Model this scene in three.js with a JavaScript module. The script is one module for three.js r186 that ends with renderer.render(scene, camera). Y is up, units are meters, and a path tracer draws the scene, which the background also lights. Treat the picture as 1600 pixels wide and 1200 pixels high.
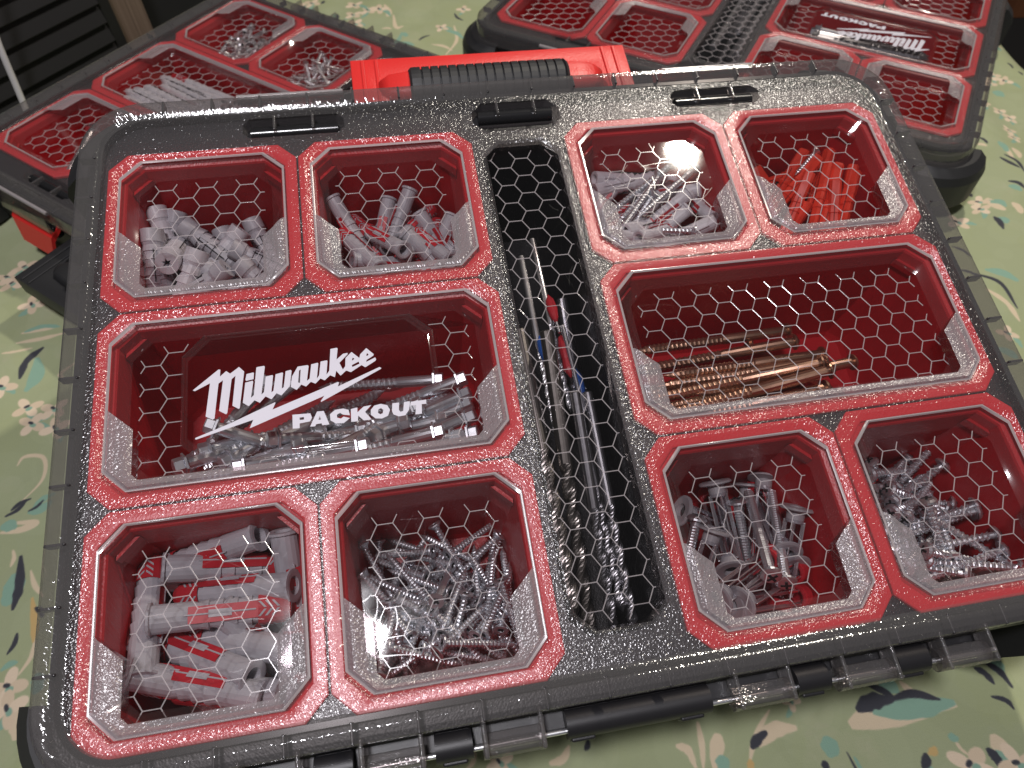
import * as THREE from 'three';
import { mergeGeometries, toCreasedNormals } from 'three/addons/utils/BufferGeometryUtils.js';
import { RoundedBoxGeometry } from 'three/addons/geometries/RoundedBoxGeometry.js';
import { RectAreaLightUniformsLib } from 'three/addons/lights/RectAreaLightUniformsLib.js';

// ---------------------------------------------------------------- camera, light, exposure
const W = 1024, H = 768;
const scene = new THREE.Scene();
const camera = new THREE.PerspectiveCamera(56.31, W / H, 0.01, 20);
camera.position.set(-0.06429, 0.44276, 0.24755);
camera.up.set(0.14026, 0.58821, -0.79645);
camera.lookAt(-0.06429 + 0.10133, 0.44276 - 0.8087, 0.24755 - 0.57942);
camera.focus = 0.36;
camera.userData.fStop = 13;
const renderer = new THREE.WebGLRenderer({ antialias: true });
renderer.setSize(W, H);
renderer.toneMapping = THREE.LinearToneMapping;
renderer.toneMappingExposure = 1.1;
renderer.shadowMap.enabled = true;
RectAreaLightUniformsLib.init();
scene.background = new THREE.Color().setRGB(0.075, 0.073, 0.075);

const lampMat = (c, i) => new THREE.MeshStandardMaterial({ color: 0x888888, emissive: c, emissiveIntensity: i });
function ceilingLamp(label, at, towards, size, color, intensity) {
  const g = new THREE.Group(); g.name = numbered('ceiling_lamp');
  g.position.set(...at); g.lookAt(...towards);
  g.userData = { label, category: 'ceiling lamp' };
  scene.add(g);
  const body = new THREE.Mesh(new RoundedBoxGeometry(size * 1.15, size * 1.15, 0.05, 3, 0.012), new THREE.MeshStandardMaterial({ color: 0xdddddd, roughness: 0.5 }));
  body.name = 'lamp_housing'; body.position.z = -0.03; g.add(body);
  const glow = new THREE.Mesh(new THREE.PlaneGeometry(size, size), lampMat(color, 3));
  glow.name = 'diffuser'; glow.position.z = -0.003; g.add(glow);
  const l = new THREE.RectAreaLight(color, intensity, size, size);
  l.position.copy(g.position); l.lookAt(...towards); l.translateZ(-0.004);
  const dir = new THREE.Vector3(...towards).sub(g.position).normalize();
  l.position.copy(g.position).addScaledVector(dir, 0.004);
  scene.add(l);
}

// ---------------------------------------------------------------- helpers
const used = new Map();
function numbered(name) {
  const n = used.get(name) ?? 0; used.set(name, n + 1);
  return n ? `${name}_${String(n).padStart(3, '0')}` : name;
}
let seed = 20240611;
function rnd() { seed = (seed + 0x6D2B79F5) | 0; let t = Math.imul(seed ^ (seed >>> 15), 1 | seed); t = (t + Math.imul(t ^ (t >>> 7), 61 | t)) ^ t; return ((t ^ (t >>> 14)) >>> 0) / 4294967296; }
const rr = (a, b) => a + (b - a) * rnd();
const mm = (v) => v * 0.001;
function noise2(x, y) {
  const h = (i, j) => { let n = Math.imul(i, 374761393) + Math.imul(j, 668265263); n = Math.imul(n ^ (n >>> 13), 1274126177); return ((n ^ (n >>> 16)) >>> 0) / 4294967296; };
  const i = Math.floor(x), j = Math.floor(y), fx = x - i, fy = y - j, u = fx * fx * (3 - 2 * fx), v = fy * fy * (3 - 2 * fy);
  return (h(i, j) * (1 - u) + h(i + 1, j) * u) * (1 - v) + (h(i, j + 1) * (1 - u) + h(i + 1, j + 1) * u) * v;
}
function mesh(name, geo, mat, parent) {
  const m = new THREE.Mesh(geo, mat); m.name = parent === scene ? numbered(name) : name; m.castShadow = m.receiveShadow = true; parent.add(m); return m;
}
function flatUV(g) {
  const p = g.attributes.position, uv = new Float32Array(p.count * 2);
  for (let i = 0; i < p.count; i++) { uv[2 * i] = p.getX(i) + p.getY(i) * 0.31; uv[2 * i + 1] = p.getZ(i) + p.getY(i) * 0.73; }
  g.setAttribute('uv', new THREE.BufferAttribute(uv, 2)); return g;
}
const clean = (g) => { g = g.index ? g.toNonIndexed() : g; for (const k of Object.keys(g.attributes)) if (!['position', 'normal', 'uv'].includes(k)) g.deleteAttribute(k); if (!g.attributes.uv) flatUV(g); return g; };
const merge = (list) => mergeGeometries(list.map(clean), false);
// rings: arrays of [x, y, z] in millimetres; closed rings give a tube, caps optional
function loft(rings, { closed = true, crease = 0.5, capLast = false, capFirst = false, flip = false } = {}) {
  const pos = [], n = rings[0].length, V = (a) => pos.push(mm(a[0]), mm(a[1]), mm(a[2]));
  const tri = (a, b, c) => { if (flip) { V(a); V(c); V(b); } else { V(a); V(b); V(c); } };
  for (let r = 0; r + 1 < rings.length; r++) for (let i = 0; i < (closed ? n : n - 1); i++) {
    const a = rings[r][i], b = rings[r][(i + 1) % n], c = rings[r + 1][(i + 1) % n], d = rings[r + 1][i];
    tri(a, b, c); tri(a, c, d);
  }
  const cap = (ring, f) => { const c = [0, 1, 2].map((k) => ring.reduce((s, p) => s + p[k], 0) / n); for (let i = 0; i < n; i++) f ? tri(ring[(i + 1) % n], ring[i], c) : tri(ring[i], ring[(i + 1) % n], c); };
  if (capLast) cap(rings[rings.length - 1], false);
  if (capFirst) cap(rings[0], true);
  const g = new THREE.BufferGeometry(); g.setAttribute('position', new THREE.Float32BufferAttribute(pos, 3));
  return flatUV(toCreasedNormals(g, crease));
}
const oct = (x0, x1, z0, z1, c, y) => [[x0 + c, y, z0], [x0, y, z0 + c], [x0, y, z1 - c], [x0 + c, y, z1], [x1 - c, y, z1], [x1, y, z1 - c], [x1, y, z0 + c], [x1 - c, y, z0]];
function roundRect(x0, x1, z0, z1, r, y, seg = 8) {
  const out = [];
  for (const [cx, cz, a] of [[x0 + r, z0 + r, -Math.PI / 2], [x0 + r, z1 - r, Math.PI], [x1 - r, z1 - r, Math.PI / 2], [x1 - r, z0 + r, 0]])
    for (let i = 0; i <= seg; i++) { const t = a - (i / seg) * Math.PI / 2; out.push([cx + r * Math.cos(t), y, cz + r * Math.sin(t)]); }
  return out;
}
// a flat sheet in the xz plane from an outline and holes (millimetres), facing up
function sheet(outline, holes, y) {
  const toV = (p) => new THREE.Vector2(mm(p[0]), -mm(p[2]));
  const s = new THREE.Shape(outline.map(toV));
  for (const h of holes) s.holes.push(new THREE.Path(h.map(toV)));
  const g = new THREE.ShapeGeometry(s); g.rotateX(-Math.PI / 2); g.translate(0, mm(y), 0);
  return flatUV(g);
}
const box = (w, h, d, x, y, z, r = 0.6) => { const g = new RoundedBoxGeometry(mm(w), mm(h), mm(d), 2, mm(Math.min(r, w / 2.01, h / 2.01, d / 2.01))); g.translate(mm(x), mm(y), mm(z)); return g; };
function rod(r, a, b, seg = 14) { // solid cylinder between two points (millimetres)
  const A = new THREE.Vector3(...a.map(mm)), B = new THREE.Vector3(...b.map(mm)), d = B.clone().sub(A);
  const g = new THREE.CylinderGeometry(mm(r), mm(r), d.length(), seg); g.applyQuaternion(new THREE.Quaternion().setFromUnitVectors(new THREE.Vector3(0, 1, 0), d.clone().normalize()));
  g.translate(...A.add(B).multiplyScalar(0.5).toArray()); return g;
}
// lathe about +x: pts are [x, r] in millimetres
function latheX(pts, seg = 16, crease = 0.6) {
  const g = new THREE.LatheGeometry(pts.map(([x, r]) => new THREE.Vector2(mm(Math.max(r, 0.001)), mm(x))), seg).toNonIndexed();
  g.deleteAttribute('normal'); g.deleteAttribute('uv');
  g.rotateZ(-Math.PI / 2);
  return flatUV(toCreasedNormals(g, crease));
}

// ---------------------------------------------------------------- textures
function grainTexture(n, seedv, strength) { // normal map of a moulded, finely pitted plastic surface
  const h = new Float32Array(n * n); let s = seedv;
  const r = () => { s = (s * 1664525 + 1013904223) >>> 0; return s / 4294967296; };
  for (let i = 0; i < n * n; i++) h[i] = r();
  const b = new Float32Array(n * n);
  for (let y = 0; y < n; y++) for (let x = 0; x < n; x++) { let t = 0; for (let j = -1; j <= 1; j++) for (let i = -1; i <= 1; i++) t += h[((y + j + n) % n) * n + (x + i + n) % n]; b[y * n + x] = t / 9; }
  const d = new Uint8Array(n * n * 4);
  for (let y = 0; y < n; y++) for (let x = 0; x < n; x++) {
    const dx = (b[y * n + (x + 1) % n] - b[y * n + (x - 1 + n) % n]) * strength, dy = (b[((y + 1) % n) * n + x] - b[((y - 1 + n) % n) * n + x]) * strength;
    const l = Math.hypot(dx, dy, 1), k = (y * n + x) * 4;
    d[k] = 127.5 - dx / l * 127; d[k + 1] = 127.5 - dy / l * 127; d[k + 2] = 127.5 + 127 / l; d[k + 3] = 255;
  }
  const t = new THREE.DataTexture(d, n, n); t.wrapS = t.wrapT = THREE.RepeatWrapping; t.magFilter = t.minFilter = THREE.LinearFilter; t.needsUpdate = true; return t;
}
const grain = grainTexture(1024, 77, 3.2); grain.repeat.set(1 / 0.24, 1 / 0.24);
const softGrain = grainTexture(512, 991, 1.2); softGrain.repeat.set(1 / 0.12, 1 / 0.12);

const smear = (() => { // handled plastic: soft smudges and a few fine scratches, as roughness
  const n = 512, c = document.createElement('canvas'); c.width = c.height = n; const g = c.getContext('2d');
  g.fillStyle = 'rgb(0,9,0)'; g.fillRect(0, 0, n, n);
  for (let i = 0; i < 130; i++) { const x = rnd() * n, y = rnd() * n, q = rr(8, 46), v = Math.floor(rr(10, 34)); const k = g.createRadialGradient(x, y, 1, x, y, q); k.addColorStop(0, `rgba(0,${v},0,0.6)`); k.addColorStop(1, `rgba(0,${v},0,0)`); g.fillStyle = k; g.fillRect(x - q, y - q, 2 * q, 2 * q); }
  for (let i = 0; i < 70; i++) { g.strokeStyle = `rgba(0,${Math.floor(rr(50, 120))},0,0.6)`; g.lineWidth = rr(0.5, 1.1); g.beginPath(); const x = rnd() * n, y = rnd() * n, a = rr(0, 6.3), l = rr(15, 90); g.moveTo(x, y); g.quadraticCurveTo(x + Math.cos(a) * l * 0.5 + rr(-6, 6), y + Math.sin(a) * l * 0.5 + rr(-6, 6), x + Math.cos(a) * l, y + Math.sin(a) * l); g.stroke(); }
  const t = new THREE.CanvasTexture(c); t.wrapS = t.wrapT = THREE.RepeatWrapping; t.magFilter = THREE.LinearFilter; t.repeat.set(1 / 0.16, 1 / 0.16); return t;
})();

// ---------------------------------------------------------------- materials
const rgb = (r, g, b) => new THREE.Color().setRGB(r, g, b);
const std = (c, roughness, extra = {}) => new THREE.MeshStandardMaterial({ color: c, roughness, ...extra });
const glass = (c, roughness, extra = {}) => new THREE.MeshPhysicalMaterial({ color: c, roughness, transmission: 1, thickness: 0, ior: 1.58, side: THREE.DoubleSide, ...extra });
const M = {
  frost: glass(rgb(0.86, 0.82, 0.83), 0.19, { normalMap: grain, normalScale: new THREE.Vector2(0.5, 0.5), transmission: 0.97 }),
  lip: glass(rgb(0.62, 0.57, 0.59), 0.24, { normalMap: grain, normalScale: new THREE.Vector2(0.5, 0.5), transmission: 0.74 }),
  clear: glass(rgb(0.7, 0.66, 0.66), 0.06, { transmission: 0.985 }),
  pane: glass(rgb(0.66, 0.64, 0.64), 1, { roughnessMap: smear }),
  rim: glass(rgb(0.66, 0.635, 0.63), 0.1, { normalMap: softGrain, normalScale: new THREE.Vector2(0.35, 0.35), transmission: 0.93 }),
  edge: glass(rgb(0.5, 0.46, 0.46), 0.15, { transmission: 0.5 }),
  rib: glass(rgb(0.7, 0.64, 0.65), 0.14, { transmission: 0.66 }),
  print: std(rgb(0.55, 0.53, 0.59), 0.45, { side: THREE.DoubleSide }),
  red: std(rgb(0.52, 0.02, 0.027), 0.34, { normalMap: softGrain, normalScale: new THREE.Vector2(0.25, 0.25) }),
  handleRed: std(rgb(0.62, 0.025, 0.022), 0.42, { normalMap: softGrain, normalScale: new THREE.Vector2(0.4, 0.4) }),
  black: std(rgb(0.014, 0.0135, 0.015), 0.42, { normalMap: softGrain, normalScale: new THREE.Vector2(0.5, 0.5) }),
  gloss: std(rgb(0.012, 0.012, 0.013), 0.2),
  rubber: std(rgb(0.016, 0.016, 0.017), 0.55),
  steel: std(rgb(0.9, 0.91, 0.93), 0.28, { metalness: 0.9 }),
  zinc: std(rgb(0.74, 0.77, 0.81), 0.36, { metalness: 0.82 }),
  darkSteel: std(rgb(0.36, 0.36, 0.38), 0.3, { metalness: 0.9 }),
  bronze: std(rgb(0.55, 0.34, 0.235), 0.36, { metalness: 0.9 }),
  brass: std(rgb(0.3, 0.28, 0.26), 0.3, { metalness: 0.9 }),
  hole: std(rgb(0.02, 0.02, 0.022), 0.7),
  grey: std(rgb(0.55, 0.55, 0.59), 0.42),
  pale: std(rgb(0.74, 0.73, 0.77), 0.4),
  plugRed: std(rgb(0.62, 0.03, 0.045), 0.4),
  bright: std(rgb(0.85, 0.06, 0.03), 0.4),
  blue: std(rgb(0.03, 0.13, 0.5), 0.4),
  nylon: new THREE.MeshPhysicalMaterial({ color: rgb(0.55, 0.54, 0.57), roughness: 0.4, transmission: 0.25, thickness: 0 }),
  tube: glass(rgb(0.9, 0.9, 0.92), 0.08),
  redWall: std(rgb(0.5, 0.02, 0.028), 0.3),
};

// ---------------------------------------------------------------- the bed: cover, floor, surroundings
const MAIN = { pos: new THREE.Vector3(-0.00063, 0.04026, -0.00355), m: new THREE.Matrix4().makeBasis(new THREE.Vector3(0.99923, -0.03895, -0.00434), new THREE.Vector3(0.03895, 0.97476, 0.21981), new THREE.Vector3(-0.00434, -0.21981, 0.97553)) };
const CX0 = -0.66, CX1 = 0.74, CZ0 = -0.95, CZ1 = 0.45;
const STROKES = [["d",7,-370,-172,-380,-159,-382,-142],
  ["t",9,-373,-162,-376,-130],
  ["c",4,-390,-189,-375,-191,-363,-192],
  ["c",4,-392,-179,-373,-181,-355,-185],
  ["c",3,-401,-170,-391,-170,-378,-172],
  ["t",5,-388,-190,-361,-192],
  ["c",3,-366,-61,-363,-68,-350,-66,-345,-46,-357,-28],
  ["d",4,-361,-24,-349,-31],
  ["t",5,-346,-22,-333,-32],
  ["d",3,-340,-28,-349,-21],
  ["d",8,-347,11,-343,34,-344,48],
  ["t",14,-348,23,-350,44],
  ["c",3,-338,23,-333,34,-326,43],
  ["y",5,-333,42,-328,60,-327,71],
  ["c",3,-326,68,-332,89],
  ["d",5,-330,49,-324,56],
  ["d",4,-338,63,-342,75],
  ["t",4,-344,84,-334,81],
  ["t",8,-321,90,-320,102],
  ["c",10,-330,110,-325,126],
  ["d",4,-352,-30,-364,-20],
  ["t",7,-334,-26,-349,-20],
  ["c",5,-364,-8,-350,-8,-341,-11,-357,-14],
  ["t",8,-365,-12,-354,-10],
  ["c",3,-353,6,-352,18],
  ["c",14,143,198,157,196,178,196,210,198],
  ["t",13,160,193,186,195,210,197],
  ["d",12,151,191,162,188,176,189],
  ["d",6,173,189,203,194],
  ["d",5,164,179,171,183,177,188],
  ["t",8,171,179,181,186],
  ["c",4,184,180,188,186,194,192],
  ["d",5,231,181,235,185,237,192],
  ["d",5,238,179,244,186,246,196],
  ["t",8,241,180,246,187],
  ["d",4,231,198,238,202,239,207],
  ["c",9,86,199,98,193,112,194],
  ["d",7,82,200,87,196,94,193],
  ["y",4,79,205,76,210],
  ["c",3,100,182,86,195,76,210],
  ["c",9,66,189,63,196,58,206],
  ["t",8,64,200,61,207],
  ["c",4,56,181,55,193,52,205],
  ["c",5,40,191,46,194,48,204],
  ["t",10,126,201,123,212],
  ["d",6,119,213,117,217],
  ["d",6,178,219,172,226],
  ["y",4,185,217,179,220],
  ["t",5,177,226,172,228],
  ["d",7,210,223,210,233],
  ["c",9,218,217,214,229],
  ["t",7,213,225,213,234],
  ["c",2,197,216,197,221,199,225],
  ["t",5,195,213,198,217],
  ["c",5,-33,188,-25,187,-20,181],
  ["d",4,-9,180,-12,185],
  ["c",2,40,191,45,193,49,204],
  ["d",5,510,-255,514,-246,519,-236],
  ["d",4,516,-258,522,-246,520,-229],
  ["c",5,524,-276,523,-264,521,-249],
  ["t",8,521,-277,521,-261],
  ["c",7,531,-267,528,-250],
  ["d",5,499,-222,506,-217,508,-208],
  ["t",7,496,-216,503,-206],
  ["d",6,462,-182,462,-174,459,-163],
  ["t",8,464,-179,466,-169],
  ["c",8,471,-208,472,-195,475,-186],
  ["c",8,486,-194,485,-178],
  ["t",6,475,-203,478,-190],
  ["d",5,460,-221,462,-215],
  ["c",4,499,-278,507,-273],
  ["d",4,506,-286,509,-276],
  ["d",5,402,-118,418,-104,417,-74],
  ["t",8,415,-120,434,-101],
  ["c",5,403,-99,411,-61],
  ["d",4,405,-154,413,-136],
  ["t",8,376,-37,385,-25],
  ["d",4,394,-124,405,-112],
  ["d",4,625,-419,625,-408],
  ["t",12,622,-451,634,-445],
  ["c",6,628,-457,640,-450],
  ["t",10,581,-374,589,-364],
  ["d",4,627,-401,627,-393],
  ["d",3,573,-342,573,-338],
  ["d",5,-123,-666,-128,-645],
  ["t",8,-126,-665,-130,-642],
  ["d",5,-138,-697,-142,-690],
  ["t",5,-63,-585,-55,-589,-48,-607],
  ["c",8,-64,-670,-60,-649,-62,-642],
  ["c",5,-55,-644,-53,-617,-45,-619],
  ["d",3,-116,-649,-115,-641],
  ["c",5,-57,-579,-46,-563],
  ["c",3,-71,-620,-59,-616],
  ["t",7,-49,-605,-43,-596],
  ["d",4,-175,-683,-179,-680],
  ["t",8,-62,-584,-36,-575],
  ["d",4,-30,-584,-16,-592],
  ["t",6,4,-599,22,-575],
  ["c",4,15,-607,-3,-544],
  ["t",7,62,-626,43,-608],
  ["d",4,27,-616,19,-634],
  ["c",4,-16,-571,6,-552]];
const FLOWERS = [[-406,-271,11],[-418,-260,11],[-388,-220,11],[-371,-114,11],[-351,-109,11],[-364,-97,11],[-393,-135,11],[-346,-90,11],[-411,-250,11],[-337,95,12],[-334,108,12],[197,230,12],[221,234,12],[114,180,6],[-60,183,8],[554,-302,9],[549,-288,9],[459,-196,9],[463,-206,9],[393,-51,9],[596,-400,9],[604,-389,9],[555,-353,9],[567,-337,9],[572,-326,9],[585,-388,9],[-162,-689,11],[-153,-694,11],[-104,-659,11],[-102,-637,11],[-85,-663,11],[-71,-661,11],[-101,-684,11],[-1,-605,9],[31,-642,9]];
function coverTexture() {
  const n = 2048, c = document.createElement('canvas'); c.width = c.height = n;
  const g = c.getContext('2d'), U = (x) => (x * 0.001 - CX0) / (CX1 - CX0) * n, V = (z) => (z * 0.001 - CZ0) / (CZ1 - CZ0) * n, K = 0.001 / (CX1 - CX0) * n;
  const col = { d: '#37383e', t: '#7f9f8b', c: '#c9b89b', y: '#b99d68' };
  g.fillStyle = '#959c79'; g.fillRect(0, 0, n, n);
  for (let i = 0; i < 5000; i++) { g.fillStyle = rnd() < 0.5 ? 'rgba(190,195,160,0.05)' : 'rgba(140,150,115,0.05)'; g.beginPath(); g.arc(rnd() * n, rnd() * n, rr(6, 40), 0, 7); g.fill(); }
  const stroke = (k, w, pts) => { if (k === 'd') w *= 0.78; // brush mark: swelling in the middle, with pointed ends
    const P = []; for (let i = 0; i < pts.length; i += 2) P.push(new THREE.Vector3(U(pts[i]), V(pts[i + 1]), 0));
    const curve = P.length > 2 ? new THREE.CatmullRomCurve3(P) : new THREE.CatmullRomCurve3([P[0], P[0].clone().lerp(P[1], 0.5).add(new THREE.Vector3((P[1].y - P[0].y) * 0.12, (P[0].x - P[1].x) * 0.12, 0)), P[1]]);
    const L = curve.getPoints(26), up = [], dn = [], j = rr(0, 9);
    L.forEach((p, i) => { const q = L[Math.min(i + 1, 26)], o = L[Math.max(i - 1, 0)], t = i / 26, dx = q.x - o.x, dy = q.y - o.y, l = Math.hypot(dx, dy) || 1; const h = w * K * 0.5 * Math.pow(Math.sin(Math.PI * Math.min(1, 0.06 + t * 0.9)), 0.7) * (0.8 + 0.4 * noise2(t * 7 + j, j)); up.push([p.x - dy / l * h, p.y + dx / l * h]); dn.push([p.x + dy / l * h, p.y - dx / l * h]); });
    g.fillStyle = col[k]; g.beginPath(); [...up, ...dn.reverse()].forEach(([x, y], i) => (i ? g.lineTo(x, y) : g.moveTo(x, y))); g.fill();
  };
  const flower = (x, z, r) => {
    const a0 = rr(0, 6);
    stroke('t', r * 0.5, [x, z, x + rr(-1.5, 1.5) * r, z + rr(0.5, 2) * r]);
    for (let k = 0; k < 4; k++) { const a = a0 + k * Math.PI / 2 + rr(-0.25, 0.25); g.fillStyle = k % 2 ? '#d3c0a6' : '#c9b69b'; g.beginPath(); g.ellipse(U(x) + Math.cos(a) * r * 0.55 * K, V(z) + Math.sin(a) * r * 0.5 * K, r * 0.5 * K, r * 0.33 * K, a, 0, 7); g.fill(); }
    g.fillStyle = col.t; g.beginPath(); g.ellipse(U(x) + r * 0.1 * K, V(z) + r * 0.1 * K, r * 0.22 * K, r * 0.16 * K, a0, 0, 7); g.fill();
    g.fillStyle = col.d; g.beginPath(); g.ellipse(U(x) - r * 0.08 * K, V(z) - r * 0.12 * K, r * 0.2 * K, r * 0.11 * K, a0, 0, 7); g.fill();
  };
  const taken = [];
  for (const s of STROKES) for (let i = 2; i < s.length; i += 2) taken.push([s[i], s[i + 1]]);
  for (const f of FLOWERS) taken.push([f[0], f[1]]);
  const free = (x, z, d) => taken.every(([a, b]) => Math.hypot(a - x, b - z) > d);
  for (let i = 0; i < 1000; i++) { // the same print carried on over the rest of the cover
    const x = rr(CX0, CX1) * 1000, z = rr(CZ0, CZ1) * 1000; if (!free(x, z, 27)) continue; taken.push([x, z]);
    const t = rnd(), a = rr(0, 6.3), l = rr(14, 34), e = [x + Math.cos(a) * l, z + Math.sin(a) * l];
    if (t < 0.28) flower(x, z, rr(8, 12));
    else if (t < 0.5) { stroke('t', rr(3, 6), [x + 2, z + 2, e[0] + 3, e[1] + 3]); stroke('d', rr(2, 4), [x, z, ...e]); }
    else if (t < 0.7) stroke('c', rr(2, 5), [x, z, (x + e[0]) / 2 + rr(-8, 8), (z + e[1]) / 2 + rr(-8, 8), ...e]);
    else if (t < 0.82) stroke('t', rr(3, 7), [x, z, ...e]);
    else stroke('d', rr(2, 3.5), [x, z, ...e]);
  }
  const order = { c: 0, y: 1, t: 2, d: 3 };
  for (const s of [...STROKES].sort((a, b) => order[a[0]] - order[b[0]])) stroke(s[0], s[1], s.slice(2));
  for (const f of FLOWERS) flower(...f);
  const t = new THREE.CanvasTexture(c); t.colorSpace = THREE.SRGBColorSpace; t.magFilter = THREE.LinearFilter; t.anisotropy = 8; return t;
}
function weaveTexture() {
  const n = 256, d = new Uint8Array(n * n * 4);
  for (let y = 0; y < n; y++) for (let x = 0; x < n; x++) { const w = ((x >> 2) + (y >> 2)) & 1, v = 110 + (w ? 40 * Math.sin((x & 3) / 3 * Math.PI) : 40 * Math.sin((y & 3) / 3 * Math.PI)) + 70 * noise2(x / 4, y / 24) * noise2(y / 5, x / 30); const k = (y * n + x) * 4; d[k] = d[k + 1] = d[k + 2] = Math.min(255, v); d[k + 3] = 255; }
  const t = new THREE.DataTexture(d, n, n); t.wrapS = t.wrapT = THREE.RepeatWrapping; t.magFilter = t.minFilter = THREE.LinearFilter; t.repeat.set(60, 60); t.needsUpdate = true; return t;
}
const sstep = (a, b, x) => { const t = Math.min(1, Math.max(0, (x - a) / (b - a))); return t * t * (3 - 2 * t); };
function coverHeight(x, z) {
  let y = 0.008 * (noise2(x * 9 + 3, z * 7 + 1) - 0.6) + 0.0055 * (noise2(x * 26 + z * 12, z * 14 - x * 5) - 0.5);
  y += 0.0045 * Math.sin(x * 60 + 16 * noise2(x * 4, z * 5) + z * 12) * sstep(0.12, 0.26, z + 0.12 * noise2(x * 6, 3)) * 0.8; // folds near the front
  y += 0.0055 * Math.sin((x * 0.8 + z * 0.6) * 48 + 6 * noise2(x * 5, z * 5)) * sstep(0.3, 0.5, x);
  // the soft bedding pushed up against the hinged edge of the front case
  const lx = x, lz = z, base = 0.04026 - (0.03895 * lx + 0.21981 * (lz + 0.0036)) / 0.97476 - 0.004;
  const k = Math.exp(-(((lz - 0.165) / 0.05) ** 2)) * sstep(0.3, 0.2, Math.abs(lx));
  y = y * (1 - k) + base * k;
  y -= 1.2 * Math.max(0, -0.03 - ((x + 0.3346) * 0.7363 + (z + 0.4972) * 0.6766 + 0.11 - 0.06)); // it ends at the louvred panel
  // rounded edges of the mattress
  const dx = x - 0.37, dz = -0.5 - z; let d;
  if (dx > 0 && dz > 0) d = Math.hypot(dx, dz) - 0.3; else d = Math.max(dx, dz) - 0.3;
  if (d > -0.05) { const t = d + 0.05; y -= t < 0.05 ? 0.05 - Math.sqrt(0.0025 - t * t) : 0.05 + (t - 0.05) * 5; }
  return y;
}
{
  const nx = 260, nz = 260, g = new THREE.PlaneGeometry(1, 1, nx, nz), p = g.attributes.position, uv = g.attributes.uv;
  for (let i = 0; i < p.count; i++) { const x = CX0 + (p.getX(i) + 0.5) * (CX1 - CX0), z = CZ1 - (p.getY(i) + 0.5) * (CZ1 - CZ0); p.setXYZ(i, x, coverHeight(x, z), z); uv.setXY(i, (x - CX0) / (CX1 - CX0), 1 - (z - CZ0) / (CZ1 - CZ0)); }
  g.computeVertexNormals();
  const m = mesh('bed_cover', g, std(0xffffff, 0.9, { map: coverTexture(), bumpMap: weaveTexture(), bumpScale: 0.00035, side: THREE.DoubleSide }), scene);
  m.userData = { label: 'sage green cotton bed cover printed with cream flowers and dark leaves', category: 'bed cover', kind: 'structure' };
  const fl = mesh('floor', new THREE.PlaneGeometry(6, 6).rotateX(-Math.PI / 2).translate(0, -0.5, 0), std(rgb(0.02, 0.017, 0.015), 0.6), scene);
  fl.userData = { kind: 'structure', label: 'dark floor below the bed', category: 'floor' };
}
{ // beyond the left case: black louvres, a wooden post and a hanging cable
  const u = new THREE.Vector3(0.6766, 0, -0.7363), n = new THREE.Vector3(0.7363, 0, 0.6766), at = new THREE.Vector3(-0.3346, 0, -0.4972).addScaledVector(n, -0.11);
  const turn = Math.atan2(-u.z, u.x);
  const panel = new THREE.Group(); panel.name = 'louvered_panel'; panel.position.copy(at); panel.rotation.y = turn; scene.add(panel);
  panel.userData = { label: 'black louvered wooden panel standing beyond the left case', category: 'louvered panel' };
  const slatMat = std(rgb(0.005, 0.0046, 0.005), 0.6), edge = 0.062;
  for (let i = 0; i < 20; i++) { const g = box(900, 20, 5, 0, 0, 0, 1.2); g.rotateX(-0.3); const s = mesh('slat', g, slatMat, panel); s.position.set(edge - 0.45, -0.06 + i * 0.0205, 0); }
  mesh('stile', box(14, 560, 16, edge * 1000 + 7, 180, -6, 2), slatMat, panel);
  const post = mesh('wooden_post', box(42, 700, 30, 0, 200, 0, 3), woodMat(rgb(0.19, 0.135, 0.1), rgb(0.1, 0.066, 0.048), 21), scene);
  post.position.copy(at).addScaledVector(u, 0.1).addScaledVector(n, -0.025); post.rotation.y = turn;
  post.userData = { label: 'worn brown wooden post beside the black louvered panel', category: 'post' };
  const back = mesh('wall', box(3000, 2400, 20, 0, 0, 0, 1), std(rgb(0.006, 0.006, 0.006), 0.8), scene);
  back.position.copy(at).addScaledVector(u, 0.2).addScaledVector(n, -0.06); back.rotation.y = turn;
  back.userData = { kind: 'structure', label: 'dark wall behind the louvered panel', category: 'wall' };
  const c0 = at.clone().addScaledVector(n, 0.03).addScaledVector(u, -0.0);
  const P = [[-0.084, -0.06], [-0.077, 0.0], [-0.0745, 0.015], [-0.07, 0.043], [-0.0655, 0.072], [-0.055, 0.12], [-0.04, 0.2], [-0.02, 0.36], [-0.01, 0.7]].map(([a, y]) => c0.clone().addScaledVector(u, a).setY(y));
  const cab = mesh('cable', new THREE.TubeGeometry(new THREE.CatmullRomCurve3(P), 40, 0.0031, 10), std(rgb(0.6, 0.58, 0.58), 0.5), scene);
  cab.userData = { label: 'thin white cable hanging in front of the black louvered panel', category: 'cable' };
}
function woodMat(a, b, s) {
  const n = 256, d = new Uint8Array(n * n * 4), A = a.clone().convertLinearToSRGB(), B = b.clone().convertLinearToSRGB();
  for (let y = 0; y < n; y++) for (let x = 0; x < n; x++) { const f = Math.min(1, Math.max(0, 0.75 * noise2(x / 6 + s, y / 90) + 0.4 * noise2(x / 2.2, y / 30 + s) - 0.05)), k = (y * n + x) * 4; for (const [c, e] of [[0, 'r'], [1, 'g'], [2, 'b']]) d[k + c] = 255 * (A[e] * (1 - f) + B[e] * f); d[k + 3] = 255; }
  const t = new THREE.DataTexture(d, n, n); t.colorSpace = THREE.SRGBColorSpace; t.wrapS = t.wrapT = THREE.RepeatWrapping; t.magFilter = THREE.LinearFilter; t.needsUpdate = true; t.repeat.set(1, 1);
  return std(0xffffff, 0.6, { map: t });
}
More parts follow.
